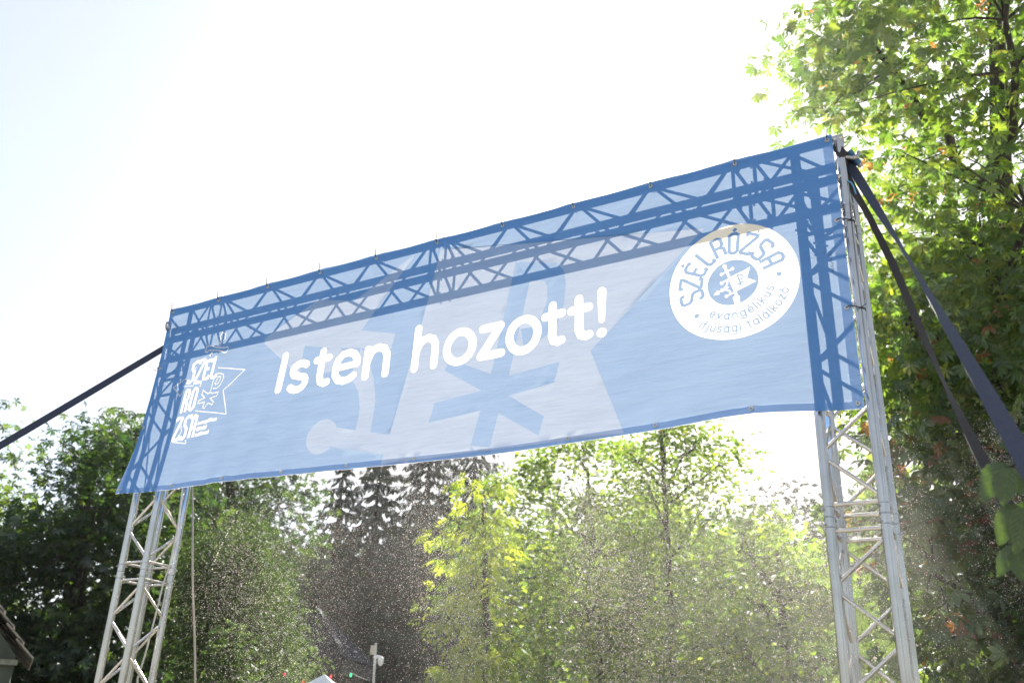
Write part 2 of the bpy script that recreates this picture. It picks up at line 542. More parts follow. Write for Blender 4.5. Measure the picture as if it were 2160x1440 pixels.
def limb_mesh(trunk_pts, trunk_r, clumps, nlimb, limb_r, twig_r, twigs_per=9):
    """tapered trunk, limbs that swing out to groups of clumps, twigs into them"""
    parts = [tube_data(trunk_pts, trunk_r, 10)]
    tp = np.array(trunk_pts)
    # dense samples on trunk
    ts = []
    for i in range(len(tp) - 1):
        for k in range(8): ts.append(tp[i] + (tp[i + 1] - tp[i]) * k / 8)
    ts.append(tp[-1]); ts = np.array(ts)
    if len(clumps) == 0 or nlimb == 0: return merge(parts)
    cent = clumps[rng.choice(len(clumps), min(nlimb, len(clumps)), replace=False)]
    for _ in range(4):
        dd = np.linalg.norm(clumps[:, None] - cent[None], axis=2); lab = dd.argmin(1)
        cent = np.array([clumps[lab == k].mean(0) if (lab == k).any() else cent[k] for k in range(len(cent))])
    for k in range(len(cent)):
        mem = clumps[lab == k]
        e = cent[k]
        hd = np.linalg.norm((ts - e)[:, :2], axis=1)
        tgt = e[2] - 0.45 * hd
        j = int(np.argmin(np.abs(ts[:, 2] - tgt) + 0.3 * hd))
        s = ts[j]
        far = e + (e - s) * 0.12
        ctrl = s + (far - s) * 0.5 + np.array([0, 0, 0.12 * np.linalg.norm(far - s)]) + rng.normal(0, 0.06 * np.linalg.norm(far - s), 3)
        path = [(1 - t) ** 2 * s + 2 * t * (1 - t) * ctrl + t * t * far for t in np.linspace(0, 1, 9)]
        path = [q + (rng.normal(0, 0.02 * np.linalg.norm(far - s), 3) if 0 < i < 8 else 0) for i, q in enumerate(path)]
        rr_ = [limb_r * (1 - t) ** 0.8 + twig_r for t in np.linspace(0, 1, 9)]
        parts.append(tube_data(path, rr_, 7))
        pa = np.array(path)
        sel = mem[rng.permutation(len(mem))[:twigs_per]]
        for m_ in sel:
            jj = int(np.argmin(np.linalg.norm(pa - m_, axis=1) + 0.15 * np.arange(9)[::-1] * 0.1))
            jj = max(1, jj - 1)
            a_ = pa[jj]
            c2 = (a_ + m_) / 2 + np.array([0, 0, 0.1]) + rng.normal(0, 0.07, 3)
            tw = [(1 - t) ** 2 * a_ + 2 * t * (1 - t) * c2 + t * t * m_ for t in np.linspace(0, 1, 5)]
            parts.append(tube_data(tw, [twig_r * 1.1, twig_r * 0.9, twig_r * 0.7, twig_r * 0.5, twig_r * 0.3], 5, False))
    return merge(parts)

def tree(name, label, poly, d0, d1, nclump, per, leaf_size, tmpls, mat, trunk_px, trunk_r, *, spread_r=0.5, flat=0.55, nlimb=10,
         limb_r=0.07, twig_r=0.012, tint=None, up=1.0, droop=0.4, group=None, cat='tree', minz=0.6, singles=0, single_key=None, extra=None,
         jitter=0.6, fol='foliage', nj=0.7):
    cl = crown_points(poly, d0, d1, nclump, minz)
    if extra is not None: cl = np.concatenate([cl, extra])
    tp = [at(x, y, d) for x, y, d in trunk_px]
    base = tp[0].copy(); base[2] = 0.0
    trunk = [base] + tp
    root = empty(name, base)
    tag(root, label, cat, group)
    rad = np.interp(np.linspace(0, 1, len(trunk)), [0, 0.1, 1], [trunk_r * 1.35, trunk_r, trunk_r * 0.3])
    V, F = limb_mesh(trunk, list(rad), cl, nlimb, limb_r, twig_r)
    mesh_obj('trunk', V, F, M_BARK, root, True)
    centre = np.array([tp[-1][0], tp[-1][1], cl[:, 2].mean() - 0.5])
    pos, out = clump_leaves(cl, per, spread_r, flat, centre)
    n = len(pos)
    direc = out / (np.linalg.norm(out, axis=1, keepdims=True) + 1e-9) + rng.normal(0, jitter, (n, 3)) * np.array([1, 1, 0.5])
    direc[:, 2] -= droop
    nr = np.tile([0, 0, up], (n, 1)) + rng.normal(0, nj, (n, 3)) + 0.3 * out
    size = leaf_size * rng.uniform(0.65, 1.25, n)
    tn = rng.uniform(0, 1, n) if tint is None else tint(pos)
    keep = np.ones(n, bool)
    if singles:
        key = single_key(pos) if single_key is not None else np.linalg.norm(pos - CAM, axis=1)
        idx = np.argsort(key)[:singles]
        keep[idx] = False
        shared = {}
        for i in idx:
            ti = int(rng.integers(0, len(tmpls))); tb = min(int(tn[i] * 6), 5)
            if (ti, tb) not in shared:
                tv, tf = tmpls[ti]
                me = bpy.data.meshes.new('leaf')
                me.from_pydata(tv.tolist(), [], tf.tolist()); me.materials.append(mat)
                a = me.attributes.new('tint', 'FLOAT', 'POINT'); a.data.foreach_set('value', np.full(len(tv), (tb + 0.5) / 6, np.float32))
                me.update(); shared[(ti, tb)] = me
            o = bpy.data.objects.new('leaf', shared[(ti, tb)])
            d_ = direc[i] / np.linalg.norm(direc[i]); z_ = nr[i] - d_ * (nr[i] @ d_); z_ /= np.linalg.norm(z_); y_ = np.cross(z_, d_)
            s_ = size[i]; q = pos[i] - base
            o.matrix_local = Matrix(((d_[0] * s_, y_[0] * s_, z_[0] * s_, q[0]), (d_[1] * s_, y_[1] * s_, z_[1] * s_, q[1]), (d_[2] * s_, y_[2] * s_, z_[2] * s_, q[2]), (0, 0, 0, 1)))
            col.objects.link(o); o.parent = root
    V, F, A = spread(tmpls, pos[keep], direc[keep], nr[keep], size[keep], tn[keep])
    f = tri_obj(fol, V, F, mat, root, A)
    f['kind'] = 'stuff'
    return root

PALM2 = [palmate(7, 2, 1, 1), palmate(6, 2, 1, 2), palmate(7, 2, 1, 5)]
PALM1 = [palmate(7, 1, 1, 3), palmate(5, 1, 1, 4)]
PALM0 = [palmate(6, 0, 1, 6), palmate(5, 0, 1, 7)]
OVAL1 = [simple_leaf(1, 0.55)]
OVAL0 = [simple_leaf(0, 0.6), simple_leaf(0, 0.45)]
PINN = [pinnate(9, 1), pinnate(7, 1)]

# ---- the large horse chestnut on the right
def tint_chest(p_): 
    t = rng.uniform(0, 0.93, len(p_)); t[rng.uniform(0, 1, len(p_)) < 0.012] = 1.0
    return t
def key_right(p_):
    v = p_ - CAM
    x = v @ RGT / (v @ FWD) * FPX + 1080; y = 720 - v @ UPV / (v @ FWD) * FPX
    k = np.linalg.norm(v, axis=1)
    k[(x < 1600) | (x > 2170) | (y < -10) | (y > 1445)] += 100
    return k
P_UP = [(1840, 20), (1820, 130), (1815, 225), (1830, 260), (1830, 330), (1830, 480), (1840, 700), (1850, 940), (1880, 990), (2350, 1000), (2500, 500), (2400, -250), (1950, -250), (1740, 0)]
extra_r = np.concatenate([crown_points([(1700, 120), (1712, 225), (1790, 250), (1900, 220), (1880, 20), (1770, 30)], 8.0, 9.6, 26), crown_points([(1840, 520), (1850, 900), (2170, 960), (2300, 560), (2100, 480), (1900, 480)], 7.6, 11.5, 190)])
tree('chestnut_tree', 'tall sunlit horse chestnut with dark trunk behind the right end of the banner', P_UP, 7.6, 12.5, 235, 27, 0.16, PALM2, ML_CHEST,
     [(2125, 1500, 10.2), (2120, 1000, 10.2), (2118, 640, 10.3), (2112, 380, 10.5), (2105, 120, 10.8), (2090, -120, 11.4)], 0.19,
     spread_r=0.62, flat=0.6, nlimb=16, limb_r=0.055, twig_r=0.012, tint=tint_chest, nj=0.8, jitter=0.9, singles=260, single_key=key_right, extra=extra_r)

# ---- browning chestnut lower right
def tint_brown(p_):
    t = rng.uniform(0, 0.74, len(p_)); m_ = rng.uniform(0, 1, len(p_)) < 0.085; t[m_] = rng.uniform(0.78, 1, m_.sum())
    return t
tree('chestnut_tree', 'shaded low horse chestnut with browning orange leaves behind the right tower', [(1890, 985), (1880, 1130), (1900, 1300), (1900, 1560), (2500, 1600), (2500, 900), (2150, 900), (1930, 880)], 7.2, 9.6, 230, 20, 0.21, PALM2, ML_BROWN,
     [(2240, 1560, 8.6), (2230, 1300, 8.6), (2200, 1100, 8.7), (2160, 980, 8.8)], 0.10, spread_r=0.55, flat=0.6, nlimb=9, limb_r=0.035, twig_r=0.009, tint=tint_brown)

# ---- dark trees on the left
GL = 'dark trees on the left'
tree('chestnut_tree', 'pale topped tree at the very left edge of the park', [(-350, 790), (-90, 850), (-15, 868), (25, 905), (55, 980), (70, 1150), (60, 1600), (-600, 1600)], 21, 27, 260, 34, 0.28, PALM0, ML_MID2,
     [(-150, 1600, 24), (-150, 1200, 24), (-140, 900, 24)], 0.3, spread_r=0.8, nlimb=10, limb_r=0.1, twig_r=0.02)
tree('chestnut_tree', 'big dark round crowned tree behind the left tower', [(140, 1010), (160, 940), (205, 905), (255, 900), (310, 925), (345, 975), (420, 1020), (430, 1600), (-250, 1600), (-150, 1180), (60, 1090)], 15, 20.5, 520, 44, 0.225, PALM0, ML_DARK,
     [(150, 1600, 18), (150, 1350, 18), (170, 1100, 18), (190, 950, 18)], 0.3, spread_r=0.66, nlimb=14, limb_r=0.09, twig_r=0.018)
tree('chestnut_tree', 'dark tree with sunlit right flank behind the hanging rope', [(330, 900), (420, 850), (560, 860), (635, 960), (650, 1050), (640, 1150), (600, 1220), (600, 1600), (330, 1600)], 21, 27, 360, 36, 0.27, PALM0, ML_DARK,
     [(480, 1600, 24), (480, 1250, 24), (490, 1000, 24)], 0.28, spread_r=0.9, nlimb=10, limb_r=0.1, twig_r=0.02)
tree('feathery_tree', 'soft pale green feathery tree right of the left tower', [(395, 1160), (435, 1100), (465, 1140), (520, 1092), (555, 1120), (590, 1190), (610, 1290), (640, 1400), (640, 1600), (370, 1600)], 12.5, 15.5, 420, 60, 0.075, OVAL0, ML_LIGHT,
     [(510, 1600, 14), (510, 1350, 14), (515, 1140, 14)], 0.10, spread_r=0.36, flat=1.1, nlimb=14, limb_r=0.03, twig_r=0.008, droop=1.0, up=0.6)
tree('young_tree', 'narrow pale young tree at the foot of the feathery tree', [(462, 1380), (475, 1330), (492, 1312), (508, 1370), (505, 1600), (440, 1600)], 9.2, 9.9, 60, 40, 0.065, OVAL1, ML_LIGHT,
     [(478, 1600, 9.5), (484, 1340, 9.5)], 0.03, spread_r=0.2, flat=1.2, nlimb=5, limb_r=0.012, twig_r=0.005, droop=0.9)

# ---- spruces in the middle
def spruce(label, px, py, dist, rbase, density=1.0, dens_low=1.0):
    top = at(px, py, dist)
    h = top[2]
    root = empty('spruce_tree', (top[0], top[1], 0)); tag(root, label, 'tree', 'spruces in the middle')
    axis = [np.array([top[0], top[1], z]) for z in np.linspace(0, h, 8)]
    parts = [tube_data(axis, list(np.linspace(0.2, 0.015, 8)), 7)]
    P, D, N = [], [], []
    z = h - 0.15
    while z > 1.2:
        f = (h - z) / h
        r = rbase * (f ** 0.8) * 1.0 + 0.15
        nb = int(5 + 6 * f)
        a0 = rng.uniform(0, 6.28)
        for k in range(nb):
            a = a0 + 6.283 * k / nb + rng.normal(0, 0.2)
            rr_ = r * rng.uniform(0.65, 1.15)
            hd = np.array([math.cos(a), math.sin(a), 0])
            s = np.array([top[0], top[1], z])
            path = [s + hd * rr_ * t + np.array([0, 0, -0.42 * rr_ * t + 0.25 * rr_ * t * t * t]) for t in np.linspace(0, 1, 5)]
            parts.append(tube_data(path, [0.03, 0.025, 0.018, 0.012, 0.005], 4, False))
            m = int((10 + 26 * rr_) * density)
            tt = rng.uniform(0.12, 1, m)
            q = s + hd * rr_ * tt[:, None] + np.stack([0 * tt, 0 * tt, -0.42 * rr_ * tt + 0.25 * rr_ * tt ** 3], 1)
            side = np.array([-hd[1], hd[0], 0])
            sg = rng.choice([-1, 1], m)
            q = q + side * (sg * rng.uniform(0, 0.3, m) * (1 - 0.6 * tt) * rr_ * 0.5)[:, None]
            dd = hd * 0.5 + side * (sg * 0.5)[:, None] + np.array([0, 0, -0.75]) + rng.normal(0, 0.2, (m, 3))
            P.append(q); D.append(dd); N.append(np.tile(hd * 0.5, (m, 1)) + rng.normal(0, 0.4, (m, 3)) + [0, 0, 0.5])
        z -= 0.36 + 0.12 * rng.uniform()
    V, F = merge(parts)
    mesh_obj('trunk', V, F, M_BARK, root, True)
    P, D, N = map(np.concatenate, (P, D, N))
    V, F, A = spread([simple_leaf(0, 0.32)], P, D, N, rng.uniform(0.18, 0.42, len(P)), rng.uniform(0, 1, len(P)))
    f = tri_obj('foliage', V, F, ML_SPRUCE, root, A); f['kind'] = 'stuff'

spruce('slim dark spruce, leftmost of the spruces under the banner', 733, 925, 34, 2.3, 0.75)
spruce('dark spruce with bluish top, second from the left', 815, 850, 36, 2.5, 1.0)
spruce('tall dark spruce, third from the left', 925, 760, 38, 3.4, 0.8)
spruce('dark spruce half hidden by the golden tree, rightmost of the spruces', 1010, 850, 36, 3.8, 0.75)
spruce('low dense spruce standing in front of the other spruces', 850, 1100, 29, 3.6, 1.9)

# ---- golden leaved tree and the green ones behind the mist
tree('golden_tree', 'bright yellow green tree with long drooping leaflets in the middle', [(945, 1130), (985, 1085), (1005, 1020), (1050, 1000), (1070, 1080), (1075, 1200), (1050, 1290), (1060, 1420), (1080, 1600), (930, 1600), (930, 1420), (915, 1300), (940, 1265)], 9.4, 11.6, 62, 30, 0.15, PINN, ML_GOLD,
     [(1030, 1600, 10.6), (1025, 1300, 10.6), (1020, 1070, 10.6)], 0.07, spread_r=0.40, flat=0.22, nlimb=12, limb_r=0.012, twig_r=0.005, droop=0.9, up=0.7, jitter=0.8)
tree('park_tree', 'light green broad tree behind the water mist', [(1060, 1010), (1110, 930), (1200, 890), (1300, 900), (1350, 980), (1480, 1110), (1560, 1130), (1560, 1600), (1060, 1600)], 15, 20, 420, 70, 0.12, OVAL1, ML_MID,
     [(1270, 1600, 17.5), (1265, 1300, 17.5), (1240, 1000, 17.5)], 0.08, spread_r=0.46, flat=0.55, nlimb=14, limb_r=0.03, twig_r=0.009)
tree('park_tree', 'airy slender tree with visible trunk right of the middle', [(1290, 980), (1330, 900), (1420, 850), (1500, 890), (1570, 930), (1570, 990), (1500, 1070), (1500, 1160), (1330, 1160)], 13, 15.2, 150, 30, 0.10, OVAL1, ML_MID,
     [(1425, 1600, 14.2), (1415, 1300, 14.2), (1408, 1120, 14.2), (1396, 960, 14.2), (1392, 860, 14.2)], 0.06, spread_r=0.5, flat=0.35, nlimb=12, limb_r=0.022, twig_r=0.006)
tree('park_tree', 'yellow green tree low between the slender tree and the right tower', [(1440, 1230), (1500, 1110), (1580, 1060), (1660, 1120), (1740, 1150), (1800, 1220), (1880, 1300), (1900, 1600), (1440, 1600)], 11.5, 14.5, 200, 46, 0.14, PALM0 + OVAL1, ML_MID,
     [(1660, 1600, 13), (1655, 1350, 13), (1640, 1150, 13)], 0.09, spread_r=0.5, flat=0.5, nlimb=12, limb_r=0.04, twig_r=0.009)
tree('park_tree', 'distant purplish grey tree seen left of the right tower', [(1560, 1110), (1585, 1060), (1640, 1028), (1700, 1050), (1730, 1110), (1740, 1500), (1550, 1500)], 40, 46, 120, 30, 0.36, OVAL0, ML_SPRUCE,
     [(1645, 1600, 43), (1645, 1250, 43), (1645, 1080, 43)], 0.2, spread_r=1.2, nlimb=8, limb_r=0.08, twig_r=0.02)
tree('park_tree', 'dense dark green tree filling the gap behind the slender trunk', [(1000, 1180), (1080, 1060), (1250, 1010), (1450, 1060), (1600, 1120), (1680, 1220), (1700, 1600), (1000, 1600)], 21, 25, 330, 40, 0.2, OVAL0, ML_DARK,
     [(1340, 1600, 23), (1335, 1250, 23)], 0.14, spread_r=0.9, nlimb=10, limb_r=0.05, twig_r=0.012)
for lab, x0, x1, y0 in (('far dark tree closing the view behind the left trees', 250, 560, 1050), ('far dark tree closing the view behind the spruces', 560, 850, 1130),
                        ('far dark tree closing the view behind the golden tree', 830, 1130, 1080), ('far dark tree closing the view behind the misty middle', 1120, 1450, 1090),
                        ('far dark tree closing the view behind the right tower', 1700, 2050, 1050)):
    xm = (x0 + x1) / 2
    tree('background_tree', lab, [(x0, 1600), (x0 - 15, y0 + 170), (x0 + 60, y0 + 40), (xm, y0), (x1 - 60, y0 + 50), (x1 + 15, y0 + 170), (x1, 1600)], 42, 52, 300, 40, 0.55, OVAL0, ML_FAR,
         [(xm, 1600, 50), (xm, 1300, 50)], 0.25, spread_r=1.7, nlimb=6, limb_r=0.1, twig_r=0.03)

# ---- overhanging twig close to the camera on the right
def near_branch():
    tip = at(2085, 990, 3.0)
    s = at(2330, 900, 2.7)
    root = empty('overhanging_branch', s)
    tag(root, 'close twig with large toothed green leaves hanging in at the right edge', 'branch')
    mid = at(2200, 960, 2.85)
    path = [at(2122, 520, 10.4), at(2330, 560, 8.0), at(2520, 660, 5.0), at(2500, 800, 3.4), s, mid, at(2130, 985, 2.9), tip]
    tube('stem', path, [0.04, 0.03, 0.02, 0.013, 0.008, 0.006, 0.004, 0.002], M_BARK, root, 7)
    path2 = [mid, at(2185, 1080, 2.85), at(2150, 1150, 2.85), at(2120, 1240, 2.9)]
    tube('stem', path2, [0.006, 0.005, 0.004, 0.002], M_BARK, root, 7)
    # toothed leaf with sunken veins
    def leafmesh(seed):
        rr_ = random.Random(seed)
        n = 15
        V, F = [], []
        for i in range(n):
            t = i / (n - 1)
            wv = 0.33 * math.sin(math.pi * min(1, t ** 0.72)) ** 0.85 if 0 < t < 1 else 0.0
            wv *= 1.0 + (0.10 if i % 2 else -0.02)
            x = t; zc = -0.16 * t * t
            for j, sgn in enumerate((-1, -0.5, 0, 0.5, 1)):
                y = sgn * wv
                z = zc + 0.10 * abs(sgn) * wv + (0.012 if i % 2 else -0.006) * abs(sgn) + rr_.uniform(-0.006, 0.006)
                V.append((x - 0.06 * abs(sgn) * wv, y, z))
        for i in range(n - 1):
            for j in range(4):
                a = i * 5 + j
                F.append((a, a + 1, a + 6, a + 5))
        me = bpy.data.meshes.new('leaf'); me.from_pydata(V, [], F); me.materials.append(ML_NEAR)
        me.polygons.foreach_set('use_smooth', [True] * len(F))
        a = me.attributes.new('tint', 'FLOAT', 'POINT'); a.data.foreach_set('value', np.full(len(V), rr_.uniform(0.1, 0.9), np.float32))
        me.update(); return me
    ms_ = [leafmesh(k) for k in range(4)]
    spots = [(2120, 975, 2052, 1075, 2.92), (2130, 985, 2105, 1085, 2.86), (2110, 980, 2150, 1055, 2.98), (2150, 950, 2095, 930, 2.9), (2165, 930, 2235, 985, 2.8),
             (2150, 1065, 2088, 1165, 2.86), (2160, 1070, 2150, 1195, 2.83), (2150, 1060, 2215, 1130, 2.95), (2150, 1150, 2085, 1225, 2.9), (2145, 1160, 2160, 1240, 2.85), (2180, 1000, 2140, 1050, 2.75),
             (2230, 1080, 2190, 1180, 2.8), (2210, 930, 2170, 880, 2.9), (2250, 1200, 2200, 1290, 2.8)]
    tube('stem', [at(2500, 800, 3.4), at(2360, 1080, 3.0), at(2280, 1200, 2.9), at(2210, 1290, 2.9), at(2190, 1340, 2.9)], [0.012, 0.008, 0.006, 0.004, 0.002], M_BARK, root, 7)
    for k, (x0, y0, x1, y1, d) in enumerate(spots):
        a = at(x0, y0, d); b = at(x1, y1, d - 0.04)
        dv = b - a; ln = np.linalg.norm(dv) * 0.8; d_ = dv / np.linalg.norm(dv)
        nv = -ray(x0, y0) * 0.8 + np.array([rng.normal(0, 0.5), rng.normal(0, 0.3), 0.7])
        z_ = nv - d_ * (nv @ d_); z_ /= np.linalg.norm(z_); y_ = np.cross(z_, d_)
        o = bpy.data.objects.new('leaf', ms_[k % 4]); q = a - s
        o.matrix_local = Matrix(((d_[0] * ln, y_[0] * ln, z_[0] * ln, q[0]), (d_[1] * ln, y_[1] * ln, z_[1] * ln, q[1]), (d_[2] * ln, y_[2] * ln, z_[2] * ln, q[2]), (0, 0, 0, 1)))
        col.objects.link(o); o.parent = root
near_branch()


# ------------------------------------------------------------------ truss gate
XL, XR, DY, DD = -0.04, 4.81, 0.045, 0.24     # left tower, right tower, front plane, tube spacing
gate = empty('truss_gate', (2.5, DY + DD / 2, 0))
tag(gate, 'silver aluminium box truss gate of two towers and a beam', 'truss gate')
def chord(a, b): tube('main_tube', [a, b], 0.025, M_ALU, gate, 18)
def brace(a, b, r=0.0095): tube('brace', [a, b], r, M_ALU2, gate, 10)
def coupler(pts, axis):
    """seam ring, two pins with nuts on one tube joint"""
    c = np.array(pts, float); ax = np.array(axis, float)
    parts = [tube_data([c - ax * 0.004, c + ax * 0.004], 0.0262, 18)]
    u, v = frame_of(ax)
    for s in (-1, 1):
        q = c + ax * 0.035 * s
        parts.append(tube_data([q - (u + v) * 0.7071 * 0.036, q + (u + v) * 0.7071 * 0.036], 0.0055, 8))
        parts.append(tube_data([q + ax * 0.012 * s - ax * 0.003, q + ax * 0.012 * s + ax * 0.003], 0.0258, 18))
    V, F = merge(parts)
    mesh_obj('coupling', V, F, M_STEEL, gate, True)
ZT, ZB = Z0 + 0.018, Z0 + 0.018 - DD                          # beam chords
JX = [0.47, 2.5, 4.53]                        # joints in the beam
ys = (DY, DY + DD)
for z in (ZT, ZB):
    for y in ys:
        chord((XL - 0.025 if z == ZT else XL, y, z), (2.5, y, z)); chord((2.5, y, z), (XR + DD + (0.025 if z == ZT else 0), y, z))
        for x in JX: coupler((x, y, z), (1, 0, 0))
ZJ = [Z0 - 0.45, Z0 - 2.0]                    # joints in the towers
for tx in (XL, XR):
    for x in (tx, tx + DD):
        for y in ys:
            chord((x, y, ZT - 0.003), (x, y, ZJ[1])); chord((x, y, ZJ[1]), (x, y, 0.02))
            for z in ZJ: coupler((x, y, z), (0, 0, 1))
def zigzag(f, t0, t1, n, start):
    """f(side, t) -> point; a zigzag of n braces between the two chords of one face"""
    for k in range(n):
        a = f((k + start) % 2, t0 + (t1 - t0) * (k + 0.06) / n); b = f((k + 1 + start) % 2, t0 + (t1 - t0) * (k + 0.94) / n)
        brace(a, b)
def lerp(a, b, t): return tuple(np.array(a) * (1 - t) + np.array(b) * t)
def frame_bars(p4):
    for i in range(4): brace(p4[i], p4[(i + 1) % 4], 0.010)
# towers
for tx, flip in ((XL, 1), (XR, 1)):
    faces = [lambda s, z, tx=tx: (tx + DD * s, DY, z), lambda s, z, tx=tx: (tx + DD * s, DY + DD, z),
             lambda s, z, tx=tx: (tx, DY + DD * s, z), lambda s, z, tx=tx: (tx + DD, DY + DD * s, z)]
    starts = [1, 0, 1, 0]
    for f, st in zip(faces, starts):
        zigzag(f, Z0 - 1.935, Z0 - 0.53, 6, st)
        zigzag(f, Z0 - 2.085, Z0 - 4.40, 10, st)
        zigzag(f, Z0 - 0.24, Z0 - 0.0, 1, st)
        brace(f(0, Z0 - 0.24 - 0.01), f(1, Z0 - 0.39)) if st else brace(f(1, Z0 - 0.25), f(0, Z0 - 0.39))
    for z in (ZJ[0] + 0.06, ZJ[0] - 0.06, ZJ[1] + 0.058, ZJ[1] - 0.062, Z0 - 4.44):
        frame_bars([(tx, DY, z), (tx + DD, DY, z), (tx + DD, DY + DD, z), (tx, DY + DD, z)])
    V, F = box_data((tx + DD / 2, DY + DD / 2, 0.012), (0.5, 0.5, 0.016))
    mesh_obj('base_plate', V, F, M_STEEL, gate)
# beam sections
faces = [lambda s, x: (x, DY, ZT if s else ZB), lambda s, x: (x, DY + DD, ZT if s else ZB), lambda s, x: (x, DY + DD * s, ZT), lambda s, x: (x, DY + DD * s, ZB)]
for x0, x1 in ((JX[0] + 0.07, JX[1] - 0.07), (JX[1] + 0.07, JX[2] - 0.07)):
    for f, st in zip(faces, (1, 1, 0, 1)): zigzag(f, x0, x1, 8, st)
for x in (JX[0] - 0.06, JX[0] + 0.06, JX[1] - 0.06, JX[1] + 0.06, JX[2] - 0.06, JX[2] + 0.06):
    frame_bars([(x, DY, ZT), (x, DY + DD, ZT), (x, DY + DD, ZB), (x, DY, ZB)])
for xa, xb in ((XL + DD, JX[0] - 0.07), (XR, JX[2] + 0.07)):
    for f in faces: brace(f(1, xa), f(0, xb))

# ------------------------------------------------------------------ banner
dyb = np.array([-.09, -.11, -.125, -.1, -.065, -.05, -.03, -.025, -.025, -.012, -.01])
zb = np.array([1.456, 1.474, 1.474, 1.477, 1.478, 1.486, 1.49, 1.482, 1.47, 1.447, 1.49])
kx = np.arange(11) * 0.5
def cubic(u, tab):
    # Catmull-Rom through the eyelet table
    i = np.clip(u / 0.5, -0.05, 10.05); a = np.clip(np.floor(i).astype(int), 0, 9); t = i - a
    P = lambda k: tab[np.clip(k, 0, 10)]
    p0, p1, p2, p3 = P(a - 1), P(a), P(a + 1), P(a + 2)
    return 0.5 * (2 * p1 + (p2 - p0) * t + (2 * p0 - 5 * p1 + 4 * p2 - p3) * t * t + (3 * p1 - p0 - 3 * p2 + p3) * t ** 3)
def surf(u, v, back=0.0):
    u = np.asarray(u, float); v = np.asarray(v, float)
    d = cubic(u, dyb); z = cubic(u, zb)
    t = np.clip(v / 1.5, 0, 1.02)
    y = d * t ** 2
    # soft vertical folds low on the left, shallow ripples elsewhere
    y = y + 0.006 * np.sin(u * 21 + 2.2 * v) * t * np.exp(-((u - 1.0) / 0.9) ** 2)
    y = y + 0.004 * np.sin(u * 7.3 + 1.3 + 3 * v) * np.sin(math.pi * np.clip(t, 0, 1))
    y = y + 0.003 * np.sin(13 * (u * 0.5 + v)) * np.exp(-((u - 4.3) / 0.8) ** 2) * t
    # lower left corner flips towards the viewer
    y = y - 0.03 * np.exp(-((u + 0.02) / 0.12) ** 2) * np.clip((t - 0.72) / 0.28, 0, 1) ** 1.5
    # pull wrinkles fanning out of the eyelets, fold lines from packing
    du = u - 0.5 * np.round(u / 0.5)
    y = y + 0.005 * np.cos(du * 75) * np.exp(-(du / 0.07) ** 2) * np.exp(-(v / 0.13) ** 2) + 0.005 * np.cos(du * 70 + 0.6) * np.exp(-(du / 0.07) ** 2) * np.exp(-((1.5 - v) / 0.11) ** 2)
    for fu in (0.83, 1.67, 2.52, 3.35, 4.2): y = y + 0.0035 * np.exp(-np.abs(u - fu) / 0.018)
    y = y + 0.0035 * np.exp(-np.abs(v - 0.77) / 0.018) + 0.004 * np.sin(9 * u - 14 * v) * np.exp(-((u - 2.6) / 1.6) ** 2) * t * (1 - t) * 2
    x = u - 0.03 * np.exp(-(u / 0.15) ** 2) * np.clip((t - 0.7) / 0.3, 0, 1) ** 1.5 - 0.035 * np.exp(-((u - 0.9) / 0.5) ** 2) * t ** 3 * 0
    zz = Z0 - v * z / 1.5 - 0.007 * np.sin(math.pi * u / 0.5) ** 2 * np.exp(-(v + 0.03) / 0.25) - 0.004 * np.sin(2.3 * u + 1) * np.exp(-(v + 0.03) / 0.2)
    return np.stack([x, y - 0.003 + back, zz], -1)

polys, layer_of = [], []          # flat artwork in banner metres (u right, v down)
def add_poly(pts, layer): polys.append([tuple(map(float, q)) for q in pts]); layer_of.append(layer)
def disc(c, r, layer, n=40): add_poly([(c[0] + r * math.cos(2 * math.pi * k / n), c[1] + r * math.sin(2 * math.pi * k / n)) for k in range(n)], layer)
def stroke(pl, wd, layer, cap='round', closed=False):
    pl = [np.array(q, float) for q in pl]
    if not closed:
        # split at sharp corners
        for i in range(1, len(pl) - 1):
            a = pl[i] - pl[i - 1]; b = pl[i + 1] - pl[i]
            c = (a @ b) / (np.linalg.norm(a) * np.linalg.norm(b) + 1e-12)
            if c < 0.6:
                stroke(pl[:i + 1], wd, layer, cap); stroke(pl[i:], wd, layer, cap); 
                if cap == 'flat': disc(pl[i], wd * 0.5, layer, 10)
                return
    n = len(pl); h = wd / 2
    Lf, Rt = [], []
    for i in range(n):
        if closed: a = pl[i] - pl[i - 1]; b = pl[(i + 1) % n] - pl[i]
        else: a = pl[i] - pl[max(i - 1, 0)] if i > 0 else pl[1] - pl[0]; b = pl[i + 1] - pl[i] if i < n - 1 else a
        a = a / (np.linalg.norm(a) + 1e-12); b = b / (np.linalg.norm(b) + 1e-12)
        m = a + b; m = m / (np.linalg.norm(m) + 1e-12); nn = np.array([-m[1], m[0]])
        k = h / max(0.5, m @ a)
        Lf.append(pl[i] + nn * k); Rt.append(pl[i] - nn * k)
    for i in range(n if closed else n - 1):
        j = (i + 1) % n
        add_poly([Lf[i], Lf[j], Rt[j], Rt[i]], layer)
    if cap == 'round' and not closed:
        for e, l_, r_, s in ((pl[0], Lf[0], Rt[0], 1), (pl[-1], Rt[-1], Lf[-1], 1)):
            a0 = math.atan2(l_[1] - e[1], l_[0] - e[0])
            pts = [l_] + [e + h * np.array([math.cos(a0 + math.pi * k / 8), math.sin(a0 + math.pi * k / 8)]) for k in range(1, 8)] + [r_]
            add_poly(pts, layer)
def arc(cx, cy, rx, ry, a0, a1, n=14): return [(cx + rx * math.cos(R(a0 + (a1 - a0) * k / n)), cy + ry * math.sin(R(a0 + (a1 - a0) * k / n))) for k in range(n + 1)]

